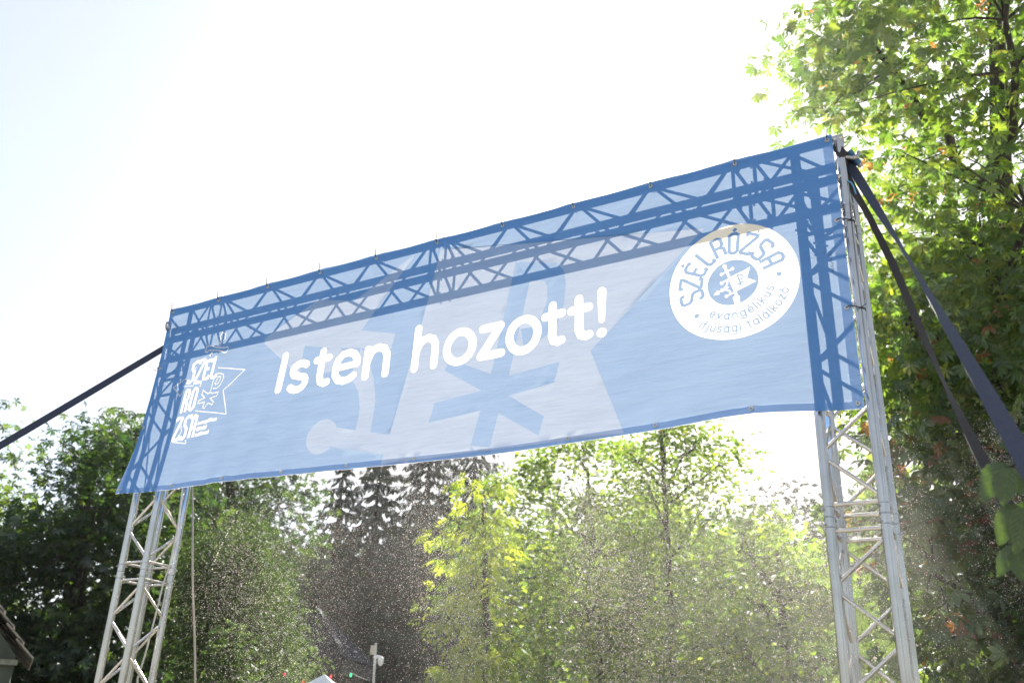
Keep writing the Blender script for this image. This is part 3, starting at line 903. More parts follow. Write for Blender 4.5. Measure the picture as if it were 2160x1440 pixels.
# stroke alphabet, y up, x-height 1
G = {
 'o': (0.95, [('c', arc(.46, .5, .43, .48, 0, 360, 24)[:-1])]),
 'e': (0.95, [('p', [(.06, .5)] + [(.86, .5)] ), ('p', arc(.46, .5, .42, .48, 8, 318, 20))]),
 'a': (1.0, [('c', arc(.44, .5, .41, .48, 0, 360, 24)[:-1]), ('p', [(.87, .98), (.87, .0)])]),
 'g': (1.0, [('c', arc(.44, .5, .41, .48, 0, 360, 24)[:-1]), ('p', [(.87, .98), (.87, -.1)] + arc(.46, -.1, .41, .34, 0, -150, 10)[1:])]),
 'n': (0.95, [('p', [(.08, 0), (.08, .98)]), ('p', [(.08, .5)] + arc(.44, .56, .36, .42, 175, 0, 10) + [(.80, 0)])]),
 'u': (0.95, [('p', [(.80, .98), (.80, 0)]), ('p', [(.08, .98)] + arc(.44, .42, .36, .42, 180, 355, 10))]),
 'h': (0.95, [('p', [(.08, 0), (.08, 1.45)]), ('p', [(.08, .5)] + arc(.44, .56, .36, .42, 175, 0, 10) + [(.80, 0)])]),
 's': (0.82, [('p', arc(.40, .74, .32, .24, 40, 230, 9) + [(.40, .50)] + arc(.38, .26, .34, .26, 65, -145, 9)[1:])]),
 't': (0.72, [('p', [(.28, 1.35), (.28, .22)] + arc(.50, .22, .22, .22, 180, 275, 5)[1:] + [(.58, 0.01)]), ('p', [(.02, .95), (.60, .95)])]),
 'v': (0.85, [('p', [(.04, .98), (.42, .02)]), ('p', [(.42, .02), (.80, .98)])]),
 'k': (0.85, [('p', [(.08, 0), (.08, 1.45)]), ('p', [(.70, .96), (.10, .42)]), ('p', [(.32, .6), (.76, 0)])]),
 'l': (0.42, [('p', [(.18, 0), (.18, 1.45)])]),
 'i': (0.42, [('p', [(.18, 0), (.18, .98)]), ('p', [(.18, 1.36), (.181, 1.38)])]),
 'j': (0.48, [('p', [(.26, .98), (.26, -.1)] + arc(.06, -.1, .2, .26, 0, -100, 5)[1:]), ('p', [(.26, 1.36), (.261, 1.38)])]),
 'f': (0.62, [('p', [(.25, 0), (.25, 1.15)] + arc(.5, 1.15, .25, .3, 180, 80, 6)[1:]), ('p', [(.02, .95), (.52, .95)])]),
 'z': (0.85, [('p', [(.08, .95), (.74, .95)]), ('p', [(.74, .95), (.06, .03)]), ('p', [(.06, .03), (.78, .03)])]),
 ' ': (0.6, []),
}
for acc, bs in (('é', 'e'), ('á', 'a'), ('ó', 'o'), ('ú', 'u')): G[acc] = (G[bs][0], G[bs][1] + [('p', [(.42, 1.24), (.60, 1.48)])])
def put(ch, fn, wd, layer):
    for kind, pl in G[ch][1]: stroke([fn(x, y) for x, y in pl], wd, layer, 'round', kind == 'c')

# layers: 1 pale motif, 2 blue sign on it, 3 white greeting, 4 white emblem disc, 5 blue on emblem, 6 white vane, 7 blue on vane, 8 white logo, 9 ink
# -- pale motif
add_poly([(1.074, .445), (1.521, .218), (1.852, .302), (2.335, .042), (1.955, .549), (2.237, .621), (2.218, .725), (1.94, .676), (1.648, .618), (1.466, .569), (1.455, .793), (1.084, .488)], 1)
disc((1.727, .722), .10, 1)
add_poly([(1.969, .681), (2.02, .74), (2.06, .815), (2.10, .905), (2.133, 1.008), (2.148, 1.09), (2.148, 1.164), (2.145, 1.30), (2.021, 1.275), (2.031, 1.196), (2.029, 1.113), (2.005, 1.014), (1.97, .95), (1.922, .892)], 1)
disc((1.768, 1.284), .12, 1)
add_poly([(1.85, 1.228), (2.30, 1.33), (2.29, 1.46), (1.859, 1.364)], 1)
add_poly([(2.535, .065), (4.307, .375), (3.626, .996), (3.828, 1.518), (2.262, 1.518), (2.272, 1.456), (2.296, 1.33)], 1)
add_poly([(2.653, .951), (2.69, .882), (2.981, 1.024), (3.107, 1.053), (3.434, 1.028), (3.406, 1.151), (3.109, 1.181), (3.346, 1.344), (3.317, 1.454), (3.05, 1.281), (3.005, 1.483), (2.881, 1.457), (2.926, 1.248), (2.575, 1.283), (2.603, 1.159), (2.923, 1.12)], 2)
po = [(2.978, 1.03), (3.113, .293), (3.392, .367), (3.445, .433), (3.461, .529), (3.446, .696), (3.394, .808), (3.30, .862), (3.19, .875)]
pi_ = [(3.10, 1.06), (3.215, .449), (3.315, .472), (3.334, .511), (3.337, .604), (3.312, .68), (3.28, .74), (3.235, .765), (3.165, .762)]
add_poly([po[0], po[1], pi_[1], pi_[0]], 2)
for i in range(1, len(po) - 1): add_poly([po[i], po[i + 1], pi_[i + 1], pi_[i]], 2)
# -- greeting, letter by letter
BL, XH, SW = 0.905, 0.205, 0.054
def big(u0, wdt):
    return lambda x, y: (u0 + x * wdt, BL - y * XH)
stroke([(1.308, .622), (1.304, .885)], .056, 30)
put('s', big(1.385, .20), SW, 31)
stroke([(1.648, .645), (1.654, .84), (1.668, .878), (1.700, .893), (1.724, .888)], SW, 32); stroke([(1.603, .709), (1.711, .704)], SW, 32)
stroke([(1.786, .800), (1.945, .792)], .050, 33); stroke([(.0 + x, y) for x, y in [(1.955, .792), (1.948, .750), (1.925, .716), (1.880, .697), (1.830, .703), (1.795, .738), (1.780, .795), (1.787, .850), (1.818, .890), (1.868, .905), (1.915, .895), (1.942, .875)]], SW, 33)
stroke([(2.032, .703), (2.036, .898)], SW, 34); stroke([(2.036, .80), (2.050, .745), (2.080, .710), (2.120, .700), (2.162, .715), (2.187, .755), (2.190, .80), (2.192, .898)], SW, 34)
stroke([(2.418, .618), (2.420, .902)], SW, 35); stroke([(2.420, .80), (2.434, .745), (2.464, .710), (2.502, .700), (2.540, .715), (2.562, .755), (2.566, .80), (2.567, .902)], SW, 35)
stroke(arc(2.746, .805, .092, .102, 0, 360, 32)[:-1], SW, 36, 'round', True)
for seg in ([(2.905, .716), (3.028, .712)], [(3.028, .712), (2.900, .898)], [(2.900, .898), (3.040, .894)]): stroke(seg, SW, 37)
stroke(arc(3.187, .806, .094, .103, 0, 360, 32)[:-1], SW, 38, 'round', True)
for lid_, tx_ in ((39, 3.375), (40, 3.549)):
    stroke([(tx_, .652), (tx_ + .004, .85), (tx_ + .018, .885), (tx_ + .045, .897), (tx_ + .067, .891)], SW, lid_); stroke([(tx_ - .047, .719), (tx_ + .063, .715)], SW, lid_)
add_poly([(3.666, .640), (3.668, .622), (3.680, .608), (3.692, .605), (3.706, .608), (3.718, .622), (3.721, .640), (3.713, .815), (3.707, .830), (3.693, .836), (3.680, .830), (3.674, .815)], 41)
disc((3.694, .896), .030, 41)
# -- round emblem
EC = np.array([4.445, .749]); ER = .349
disc(EC, ER, 4, 96)
disc(EC + [0.002, 0.011], .137, 5, 64)
def polar(r, a): return (EC[0] + r * math.cos(R(a)), EC[1] - r * math.sin(R(a)))
# tall condensed capitals along the upper arc: x in [-1,1] across the glyph, y 0 (foot) to 1 (head)
CAPS = {
 'S': [[(.8, .80), (.8, .92), (.5, 1), (-.5, 1), (-.8, .92), (-.8, .66), (-.55, .56), (.55, .44), (.8, .34), (.8, .08), (.5, 0), (-.5, 0), (-.8, .08), (-.8, .20)]],
 'Z': [[(-.8, .84), (-.8, 1), (.8, 1), (.8, .9), (-.8, .1), (-.8, 0), (.8, 0), (.8, .16)]],
 'É': [[(.7, .86), (.7, 1), (-.3, 1), (-.75, .9), (-.75, .1), (-.3, 0), (.7, 0), (.7, .14)], [(-.75, .5), (.4, .5)], [(-.1, 1.14), (.25, 1.27)]],
 'L': [[(-.6, 1), (-.6, .12), (-.25, 0), (.65, 0), (.65, .16)]],
 'R': [[(-.75, 0), (-.75, 1), (.3, 1), (.75, .9), (.75, .62), (.4, .5), (-.75, .5)], [(.2, .5), (.8, .38), (.8, 0)]],
 'Ó': [[(-.7, .5), (-.7, .9), (-.3, 1), (.3, 1), (.7, .9), (.7, .1), (.3, 0), (-.3, 0), (-.7, .1), (-.7, .5)], [(-.1, 1.13), (.3, 1.27)]],
 'A': [[(-.7, 0), (-.7, .88), (-.3, 1), (.3, 1), (.7, .88), (.7, 0)], [(-.7, .42), (.7, .42)]],
}
for k, ch in enumerate('SZÉLRÓZSA'):
    a = 192 - 21.4 * k
    ca, sa = math.cos(R(a)), math.sin(R(a))
    for pl in CAPS[ch]:
        pts = []
        for x, y in pl:
            r = .168 + .122 * y; t = x * .036 * (0.86 + 0.14 * y)
            pts.append((EC[0] + r * ca + t * sa, EC[1] - (r * sa - t * ca)))
        stroke(pts, .0195, 5, 'flat')
disc((4.244, .916), .0135, 5, 20); disc((4.689, .754), .0135, 5, 20)
def ring_text(txt, r, a0, a1, xh, wd):
    tot = sum(G[c][0] for c in txt)
    pos = 0
    for c in txt:
        adv = G[c][0]
        am = a0 + (a1 - a0) * (pos + adv / 2) / tot
        ca, sa = math.cos(R(am)), math.sin(R(am))
        def fn(x, y, ca=ca, sa=sa, adv=adv):
            rr_ = r - y * xh; t = (x - adv / 2) * xh * 0.95
            return (EC[0] + rr_ * ca - t * sa, EC[1] - (rr_ * sa + t * ca))
        put(c, fn, wd, 5); pos += adv
ring_text('evangélikus', .229, 232, 342, .032, .0080)
ring_text('ifjúsági találkozó', .306, 230, 342, .032, .0080)
# weather vane inside
def st6(pl, wd=.011): stroke(pl, wd, 6)
st6([(4.409, .651), (4.432, .729), (4.459, .820), (4.465, .86)], .013); disc((4.409, .651), .011, 6, 16)
st6([(4.391, .696), (4.450, .678)], .009); disc((4.391, .697), .0095, 6, 14); disc((4.451, .677), .0095, 6, 14)
add_poly([(4.430, .727), (4.544, .686), (4.524, .748), (4.570, .777), (4.459, .820)], 6)
st6([(4.388, .750), (4.435, .733)], .009); disc((4.388, .750), .0095, 6, 14)
st6([(4.410, .835), (4.452, .822)], .009); disc((4.410, .836), .0095, 6, 14)
disc((4.462, .860), .019, 6, 20); st6([(4.463, .87), (4.468, .915)], .03)
st6([(4.420, .741), (4.418, .762), (4.405, .782), (4.388, .793)], .008); st6([(4.388, .793), (4.410, .796), (4.428, .808), (4.434, .826)], .008)
st6([(4.36, .806), (4.42, .783)], .009); disc((4.388, .794), .011, 6, 14)
add_poly([(4.339, .815), (4.366, .787), (4.374, .816)], 6)
stroke([(4.475, .722), (4.491, .790)], .0085, 7); stroke([(4.475, .724), (4.492, .720), (4.500, .733), (4.496, .748), (4.482, .753)], .0075, 7)
stroke([(4.463, .776), (4.512, .767)], .0065, 7); stroke([(4.470, .792), (4.502, .756)], .0065, 7)
# -- left logo: condensed white letters and a dotted outline
def st8(pl, wd=.026): stroke(pl, wd, 8, 'flat')
for pl in ([(.449, .535), (.449, .512), (.410, .512), (.382, .530), (.382, .570), (.408, .600), (.408, .660), (.385, .680), (.362, .680), (.362, .655)],
           [(.452, .508), (.492, .506), (.492, .53), (.438, .665), (.438, .690), (.500, .690)],
           [(.570, .540), (.570, .518), (.520, .525), (.516, .640), (.520, .672), (.562, .668), (.562, .645)], [(.520, .592), (.555, .588)],
           [(.598, .496), (.592, .650), (.602, .672), (.642, .668), (.642, .645)],
           [(.371, .925), (.371, .742)], [(.371, .742), (.398, .742), (.410, .760), (.410, .810), (.398, .830), (.371, .835)], [(.398, .83), (.410, .85), (.412, .922)],
           [(.448, .745), (.470, .736), (.488, .752), (.490, .890), (.470, .914), (.446, .900), (.446, .752)],
           [(.355, .990), (.355, .967), (.408, .968), (.408, .99), (.366, 1.12), (.366, 1.142), (.424, 1.138), (.424, 1.115)],
           [(.496, .985), (.496, .960), (.468, .964), (.448, .985), (.450, 1.03), (.478, 1.062), (.482, 1.12), (.465, 1.142), (.446, 1.140), (.446, 1.115)],
           [(.524, 1.138), (.520, .985), (.534, .962), (.556, .975), (.566, 1.138)], [(.522, 1.062), (.560, 1.060)]): st8(pl, .022)
stroke([(.533, .482), (.552, .456)], .014, 8, 'flat'); stroke([(.445, .702), (.464, .674)], .014, 8, 'flat')
def dots(pl, step=.0165, r=.0052):
    pl = [np.array(q) for q in pl]
    acc = 0.0
    for a, b in zip(pl[:-1], pl[1:]):
        ln = np.linalg.norm(b - a); t = acc
        while t < ln:
            disc(a + (b - a) * t / ln, r, 8, 8); t += step
        acc = t - ln
for pl in ([(.655, .60), (.94, .667), (.766, .801), (.857, 1.002), (.52, .925)],
           [(.62, .788), (.632, .658), (.671, .644), (.725, .668), (.738, .697), (.72, .749), (.684, .771), (.643, .764)],
           [(.656, .725), (.672, .676), (.698, .677), (.704, .699), (.689, .734), (.66, .736)],
           [(.543, .765), (.608, .803), (.62, .788), (.643, .805), (.717, .807), (.714, .837), (.642, .843), (.694, .882), (.689, .905), (.633, .879), (.606, .916), (.587, .909), (.589, .865), (.525, .869), (.529, .842), (.582, .83), (.54, .796), (.543, .765)],
           [(.589, .422), (.609, .365), (.595, .326), (.618, .299), (.651, .323), (.652, .359), (.615, .388), (.608, .426)],
           [(.608, .426), (.673, .438), (.697, .432), (.712, .456), (.694, .484), (.665, .475), (.634, .455), (.513, .433), (.496, .451), (.475, .426), (.484, .395), (.52, .395), (.561, .413), (.589, .422)],
           [(.328, .641), (.217, .696), (.31, .78), (.336, .724)], [(.329, .702), (.43, .712)], [(.417, .595), (.41, .549)], [(.506, .69), (.502, .734)], [(.38, 1.158), (.516, 1.181), (.50, 1.15)], [(.414, 1.032), (.437, 1.082), (.418, 1.113)]):
    dots(pl)
def line_text(txt, u0, v0, u1, v1, xh, wd, layer):
    tot = sum(G[c][0] for c in txt); sx = math.hypot(u1 - u0, v1 - v0) / tot; pos = 0
    for c in txt:
        fn = lambda x, y, pos=pos: (u0 + (u1 - u0) * (pos + x) / tot + 0.25 * y * xh * 0.4, v0 + (v1 - v0) * (pos + x) / tot - y * xh)
        put(c, fn, wd, layer); pos += G[c][0]
line_text('evangélikus', .583, 1.045, .780, 1.040, .019, .0052, 8)
line_text('ifjúsági', .583, 1.092, .700, 1.088, .019, .0052, 8)
line_text('találkozó', .586, 1.139, .735, 1.135, .019, .0052, 8)
# -- hand written marker note near the right edge
for k, pl in enumerate([[(-.010, 0), (.008, .006)], [(-.010, .018), (.006, .014), (.004, .028), (-.008, .026)], [(-.006, .036), (.006, .044)], [(.004, .05), (-.006, .056), (.004, .062)],
                        [(-.004, .07), (.010, .066), (.008, .078), (-.004, .08)], [(-.006, .088), (.006, .084), (.008, .094)], [(-.008, .10), (.004, .096), (.008, .104), (-.002, .112), (.008, .116)]]):
    stroke([(4.95 + x, .672 + y) for x, y in pl], .0022, 9, 'flat')

UA, UB, VA, VB = -0.026, 5.026, -0.026, 1.528
pts2, fcs = [], []
fcs.append([0, 1, 2, 3]); pts2 += [(UA, VA), (UB, VA), (UB, VB), (UA, VB)]
key = {}
def vid(q):
    k = (round(q[0], 5), round(q[1], 5))
    if k not in key: key[k] = len(pts2); pts2.append((min(max(q[0], UA), UB), min(max(q[1], VA), VB)))
    return key[k]
lay_in = [0]
for pl, ly in zip(polys, layer_of):
    ids = []
    for q in pl:
        i = vid(q)
        if not ids or ids[-1] != i: ids.append(i)
    if len(set(ids)) < 3: continue
    # consistent winding
    ar = sum(pts2[ids[i - 1]][0] * pts2[ids[i]][1] - pts2[ids[i]][0] * pts2[ids[i - 1]][1] for i in range(len(ids)))
    if abs(ar) < 1e-9: continue
    fcs.append(ids if ar > 0 else ids[::-1]); lay_in.append(ly)
for u in np.arange(0.0, 5.01, 0.05):
    for v in np.arange(0.0, 1.51, 0.05):
        pts2.append((u + 0.0013, v + 0.0017))
for k in range(1, 100): pts2 += [(UA + (UB - UA) * k / 100, VA), (UA + (UB - UA) * k / 100, VB)]
for k in range(1, 30): pts2 += [(UA, VA + (VB - VA) * k / 30), (UB, VA + (VB - VA) * k / 30)]
res = delaunay_2d_cdt([Vector(q) for q in pts2], [], fcs, 0, 1e-6, True)
ov, of, oface = res[0], res[2], res[5]
uv = np.array([(q.x, q.y) for q in ov])
W3 = surf(uv[:, 0], uv[:, 1])
fl = np.array([max([lay_in[i] for i in s], key=lambda q: 3 if q >= 30 else q, default=0) for s in oface])
banner = empty('banner', (2.5, 0.0, Z0))
tag(banner, 'long blue see-through banner reading Isten hozott! tied across the gate', 'banner')
def part(name, layers, mat, parent=banner, label=None):
    idx = [i for i in range(len(of)) if fl[i] in layers]
    used = sorted({j for i in idx for j in of[i]}); mp_ = {j: k for k, j in enumerate(used)}
    o = mesh_obj(name, W3[used], [[mp_[j] for j in of[i]][::-1] for i in idx], mat, parent, True)
    if label: o['label'] = label
    return o
part('fabric', (0, 2), M_BLUE)
part('pale_motif', (1,), M_PALE, label='pale lilac flag and weather vane motif')
for lid_ in range(30, 42): part('letter', (lid_,), M_WHITE)
em = part('round_emblem', (4, 6), M_WHITE, label='white round emblem with weather vane')
part('emblem_lettering', (5, 7), M_BLUE, em, label='blue lettering around the emblem')
part('dotted_logo', (8,), M_WHITE, label='small white logo with dotted flag outline')
part('marker_note', (9,), M_INK, label='dark handwritten scribble by the right edge')
# doubled hem strips behind the face
def hem_strip(us, vs_, back=0.004):
    U, Vv = np.meshgrid(us, vs_, indexing='ij')
    P = surf(U.ravel(), Vv.ravel(), back); n, m = len(us), len(vs_)
    return P, [(i * m + j, (i + 1) * m + j, (i + 1) * m + j + 1, i * m + j + 1) for i in range(n - 1) for j in range(m - 1)]
HW = 0.042
for us, vs_ in ((np.linspace(UA, UB, 101), np.linspace(VA, VA + HW, 3)), (np.linspace(UA, UB, 101), np.linspace(VB - HW, VB, 3)),
                (np.linspace(UA, UA + HW, 3), np.linspace(VA + HW, VB - HW, 31)), (np.linspace(UB - HW * 1.25, UB, 3), np.linspace(VA + HW, VB - HW, 31))):
    P, F = hem_strip(us, vs_)
    mesh_obj('hem', P, F, M_HEM, banner, True)
# eyelets and ties
def ring_data(c, n, r, rt, seg=16, ts=6):
    n = np.array(n, float); n /= np.linalg.norm(n); u, v = frame_of(n)
    pts = [np.array(c) + r * (math.cos(a) * u + math.sin(a) * v) for a in np.linspace(0, 2 * math.pi, seg, endpoint=False)]
    return tube_data(pts, rt, ts, False, True)
eye_uv = [(0.5 * i, 0.0, 't') for i in range(11)] + [(0.5 * i, 1.5, 'b') for i in range(11)] + [(0, .5, 'l'), (0, 1.0, 'l'), (5, .5, 'r'), (5, 1.0, 'r')]
for u, v, sd_ in eye_uv:
    c = surf(u, v)
    V, F = merge([ring_data(c + [0, -0.003, 0], (0, 1, 0), 0.0085, 0.0032), ring_data(c + [0, 0.008, 0], (0, 1, 0), 0.0085, 0.0032)])
    mesh_obj('eyelet', V, F, M_EYE, banner, True)
    if sd_ == 't':
        cc = np.array([c[0], DY, ZT])
        lp = [c + [0, -0.012, -0.002]] + [cc + 0.031 * np.array([0.0, -math.cos(a), math.sin(a)]) for a in np.linspace(0.2, 5.6, 14)]
        V, F = merge([tube_data(lp, 0.0024, 6), tube_data([c + [0.004, -0.022, 0.016], c + [0.012, -0.036, 0.05 + 0.01 * rng.uniform()]], 0.0022, 6), box_data(c + [0.003, -0.02, 0.010], (0.008, 0.009, 0.010))])
        mesh_obj('cable_tie', V, F, M_BLACK, banner, True)
    elif sd_ in 'lr':
        tx = XL if sd_ == 'l' else XR + DD
        cc = np.array([tx, DY, c[2]])
        s = -1 if sd_ == 'l' else 1
        lp = [c + [0, -0.010, 0], c + [0.02 * s, -0.012, 0.003]] + [cc + 0.029 * np.array([s * math.sin(a), -math.cos(a), 0]) for a in np.linspace(0.35, 3.6, 12)]
        V, F = merge([tube_data(lp, 0.0028, 6), tube_data([lp[2], lp[2] + np.array([0.03 * s, -0.02, 0.004])], 0.0022, 6)])
        mesh_obj('cable_tie', V, F, M_BLACK, banner, True)

# ------------------------------------------------------------------ straps, shackle, rope, hose
def twist(pts, angs):
    pts = [np.array(q_) for q_ in pts]; out_ = []
    for i in range(len(pts)):
        t_ = pts[min(i + 1, len(pts) - 1)] - pts[max(i - 1, 0)]; t_ = t_ / np.linalg.norm(t_)
        r_ = pts[i] - CAM; r_ = r_ / np.linalg.norm(r_)
        p_ = np.cross(t_, r_); p_ /= np.linalg.norm(p_); n_ = np.cross(p_, t_)
        out_.append(math.cos(R(angs[i])) * p_ + math.sin(R(angs[i])) * n_)
    return out_
def ribbon(name, label, pts, widths, wdir, mat, cat='strap', th=0.0022, group=None, sag=0.0, n=40):
    pts = np.array(pts, float)
    # resample
    seg = np.linalg.norm(np.diff(pts, axis=0), axis=1); s = np.concatenate([[0], np.cumsum(seg)]); q = np.linspace(0, s[-1], n)
    P = np.stack([np.interp(q, s, pts[:, k]) for k in range(3)], 1)
    W = np.stack([np.interp(q, s, np.array(wdir, float)[:, k]) for k in range(3)], 1)
    wd = np.interp(q, s, widths)
    P[:, 2] -= sag * 4 * (q / s[-1]) * (1 - q / s[-1])
    V, F = [], []
    for i in range(n):
        t = P[min(i + 1, n - 1)] - P[max(i - 1, 0)]; t /= np.linalg.norm(t)
        w_ = W[i] - t * (W[i] @ t); w_ /= np.linalg.norm(w_); nn = np.cross(t, w_)
        for a, b in ((-1, -1), (1, -1), (1, 1), (-1, 1)):
            V.append(P[i] + w_ * a * wd[i] / 2 + nn * b * th / 2)
    for i in range(n - 1):
        for k in range(4):
            F.append((i * 4 + k, i * 4 + (k + 1) % 4, (i + 1) * 4 + (k + 1) % 4, (i + 1) * 4 + k))
    F += [(3, 2, 1, 0), tuple(range((n - 1) * 4, n * 4))]
    o = mesh_obj(name, V, F, mat, None, False, tuple(P[-1]))
    tag(o, label, cat, group)
    return o
def to_ground(a, b):
    a = np.array(a); b = np.array(b); t = (a[2] - 0.02) / (a[2] - b[2]); return a + (b - a) * t
A0 = np.array([XL - 0.05, DY + 0.14, Z0 - 0.14]); B0 = at(-6, 938, 7.5)
ribbon('guy_strap', 'dark navy webbing strap running down to the left from the gate', [A0, B0, to_ground(A0, B0)], [.05] * 3, [(0, .2, 1), (0, -.1, 1), (0, -.1, 1)], M_STRAP, sag=0.03)
vr = lambda x, y: np.cross(ray(x, y), [0, 0, 1.0])
P1 = [at(1786, 338, 5.3), at(1806, 368, 5.25), at(1850, 440, 5.0), at(1905, 527, 4.65), at(1960, 620, 4.2), at(2060, 790, 3.3), at(2165, 975, 2.6)]
P1.append(to_ground(P1[-2], P1[-1]))
ribbon('guy_strap', 'wide navy webbing strap crossing to the lower right edge', P1, [.05] * 8, twist(P1, [15, 20, 40, 78, 62, 30, 5, 0]), M_STRAP, n=90)
P2 = [at(1776, 352, 5.3), at(1800, 400, 5.15), at(1830, 450, 5.0), at(1885, 560, 4.75), at(1955, 725, 4.4), at(1990, 805, 4.2), at(2045, 915, 3.85), at(2105, 1030, 3.5)]
P2.append(to_ground(P2[-2], P2[-1]))
ribbon('guy_strap', 'narrow black webbing strap passing behind the close leaves', P2, [.045] * 9, twist(P2, [20, 35, 50, 40, 52, 76, 40, 15, 0]), M_STRAPD, n=90)
# loop of strap round the corner of the truss
ribbon('sling', 'black webbing loop choked around the right upper corner', [at(1760, 306, 5.28), at(1780, 328, 5.22), at(1790, 345, 5.3)], [.05] * 3, [vr(1770, 320) + [0, 0, .8]] * 3, M_STRAPD, n=10)
ribbon('sling', 'dark sling end hanging under the shackle on the right corner', [at(1772, 332, 5.24), at(1776, 348, 5.22), at(1779, 372, 5.25), at(1790, 400, 5.2)], [.05, .06, .045, .03], [vr(1770, 320)] * 4, M_STRAPD, n=10)
shk = empty('shackle', at(1790, 338, 5.27)); tag(shk, 'steel bow shackle with blue pin at the right upper corner', 'shackle')
ur, uu = RGT, UPV
c0 = at(1790, 338, 5.27)
bow = [c0 + ur * x + uu * y - FWD * z for x, y, z in ((-.052, .0, 0), (-.04, .018, .012), (-.015, .012, .02), (.01, .006, .022), (.035, .016, .02), (.05, .03, .01), (.046, .045, 0))]
tube('bow', bow, [.011, .012, .012, .012, .012, .012, .010], M_STEEL, shk, 10)
tube('pin', [c0 + ur * .0 + uu * .05, c0 + ur * .055 - uu * .02], .017, M_BLUEPL, shk, 10)
tube('pin_head', [c0 + ur * .048 - uu * .010, c0 + ur * .068 - uu * .036], .013, M_STEEL, shk, 10)
tag(tube('tie_cord', [at(1786, 381, 5.15), at(1795, 385, 5.14), at(1800, 392, 5.13), at(1803, 402, 5.12), at(1806, 412, 5.12)], .004, M_LIGHTBLUE, None, 6, False, tuple(at(1786, 381, 5.15))), 'light blue cord end on the black strap', 'cord')
# left sling lug
V, F = merge([ring_data(at(354, 688, 7.55), (1, .5, 0), .03, .008)])
o = mesh_obj('ring_lug', V, F, M_STEEL, None, True, tuple(at(354, 688, 7.55))); tag(o, 'steel ring holding the strap at the left upper corner', 'ring')
rp0 = onplane(404, 1010, 0.40); rp1 = onplane(411, 1440, 0.40)
gd = rp0 + (rp1 - rp0) * (rp0[2] - 0.02) / (rp0[2] - rp1[2]); tp_ = rp0 + (rp0 - rp1) * (ZB - rp0[2]) / (rp0[2] - rp1[2])
path = [tp_ + (gd - tp_) * k / 24 + np.array([0.006 * math.sin(k * 1.1), 0, 0]) for k in range(25)]
o = tube('hanging_rope', path, .0075, M_ROPE, None, 6, False, tuple(gd)); tag(o, 'thin brown rope hanging just right of the left tower', 'rope')
hp = [onplane(385, 1030, .2), onplane(374, 1120, .2), onplane(358, 1190, .2), onplane(343, 1235, .2), onplane(330, 1290, .2), onplane(318, 1335, .2), onplane(306, 1380, .2), onplane(290, 1430, .2), onplane(288, 1500, .2)]
hq = [np.array([hp[0][0], .2, ZB])]
for i in range(len(hp) - 1):
    for k in range(4): hq.append(hp[i] + (hp[i + 1] - hp[i]) * k / 4)
hq.append(np.array([hp[-1][0], .2, 0.02]))
o = tube('water_hose', hq, .006, M_HOSE, None, 7, False, tuple(hq[-1])); tag(o, 'thin pale water hose looping down inside the left tower', 'hose')

# ------------------------------------------------------------------ small things behind
M_SLATE = plain('slate_roof', (0.045, 0.05, 0.07), (0.03, 0.033, 0.045), 0.9, 0, 6, 0, 0.1)
M_FASCIA = plain('grey_fascia', (0.07, 0.07, 0.075), (0.05, 0.05, 0.055), 0.9)
M_WALLD = plain('dark_timber', (0.05, 0.04, 0.035), (0.03, 0.026, 0.024), 0.8)
M_CANVAS = plain('white_canvas', (0.75, 0.78, 0.82), (0.68, 0.71, 0.76), 0.8, 0, 2)
M_POST = plain('painted_post', (0.55, 0.56, 0.57), (0.42, 0.43, 0.44), 0.5, 0, 8)
M_CREAM = plain('cream_plastic', (0.62, 0.58, 0.48), rough=0.5)
M_WHITEP = plain('white_plastic', (0.78, 0.78, 0.78), rough=0.4)
# pavilion with pyramid slate roof
ap = at(668, 1276, 24); ev = at(720, 1398, 24)
pc = np.array([ap[0], ap[1]]); hw = 1.3; ze = ev[2]
pav = empty('pavilion', (pc[0], pc[1], 0)); tag(pav, 'dark park pavilion with steep slate roof under the spruces', 'pavilion')
ang = R(20); cr, sr = math.cos(ang), math.sin(ang)
cor = [np.array([pc[0] + (x * cr - y * sr) * hw, pc[1] + (x * sr + y * cr) * hw, ze]) for x, y in ((-1, -1), (1, -1), (1, 1), (-1, 1))]
mids = [q * .42 + np.array([pc[0], pc[1], ap[2]]) * .58 for q in cor]
mesh_obj('roof', cor + mids + [np.array([pc[0], pc[1], ap[2]])], [(0, 1, 5, 4), (1, 2, 6, 5), (2, 3, 7, 6), (3, 0, 4, 7), (4, 5, 8), (5, 6, 8), (6, 7, 8), (7, 4, 8), (3, 2, 1, 0)], M_SLATE, pav)
RZ = [[cr, -sr, 0], [sr, cr, 0], [0, 0, 1]]
V, F = box_data((pc[0], pc[1], ze - .17), (hw * 1.92, hw * 1.92, .28), RZ); mesh_obj('fascia', V, F, M_FASCIA, pav)
V, F = box_data((pc[0], pc[1], (ze - .31) / 2), (hw * 1.7, hw * 1.7, ze - .33), RZ); mesh_obj('wall', V, F, M_WALLD, pav)
V, F = tube_data([np.array([pc[0], pc[1], ap[2] - .05]), np.array([pc[0], pc[1], ap[2] + .35])], [.05, .01], 8); mesh_obj('finial', V, F, M_SLATE, pav, True)
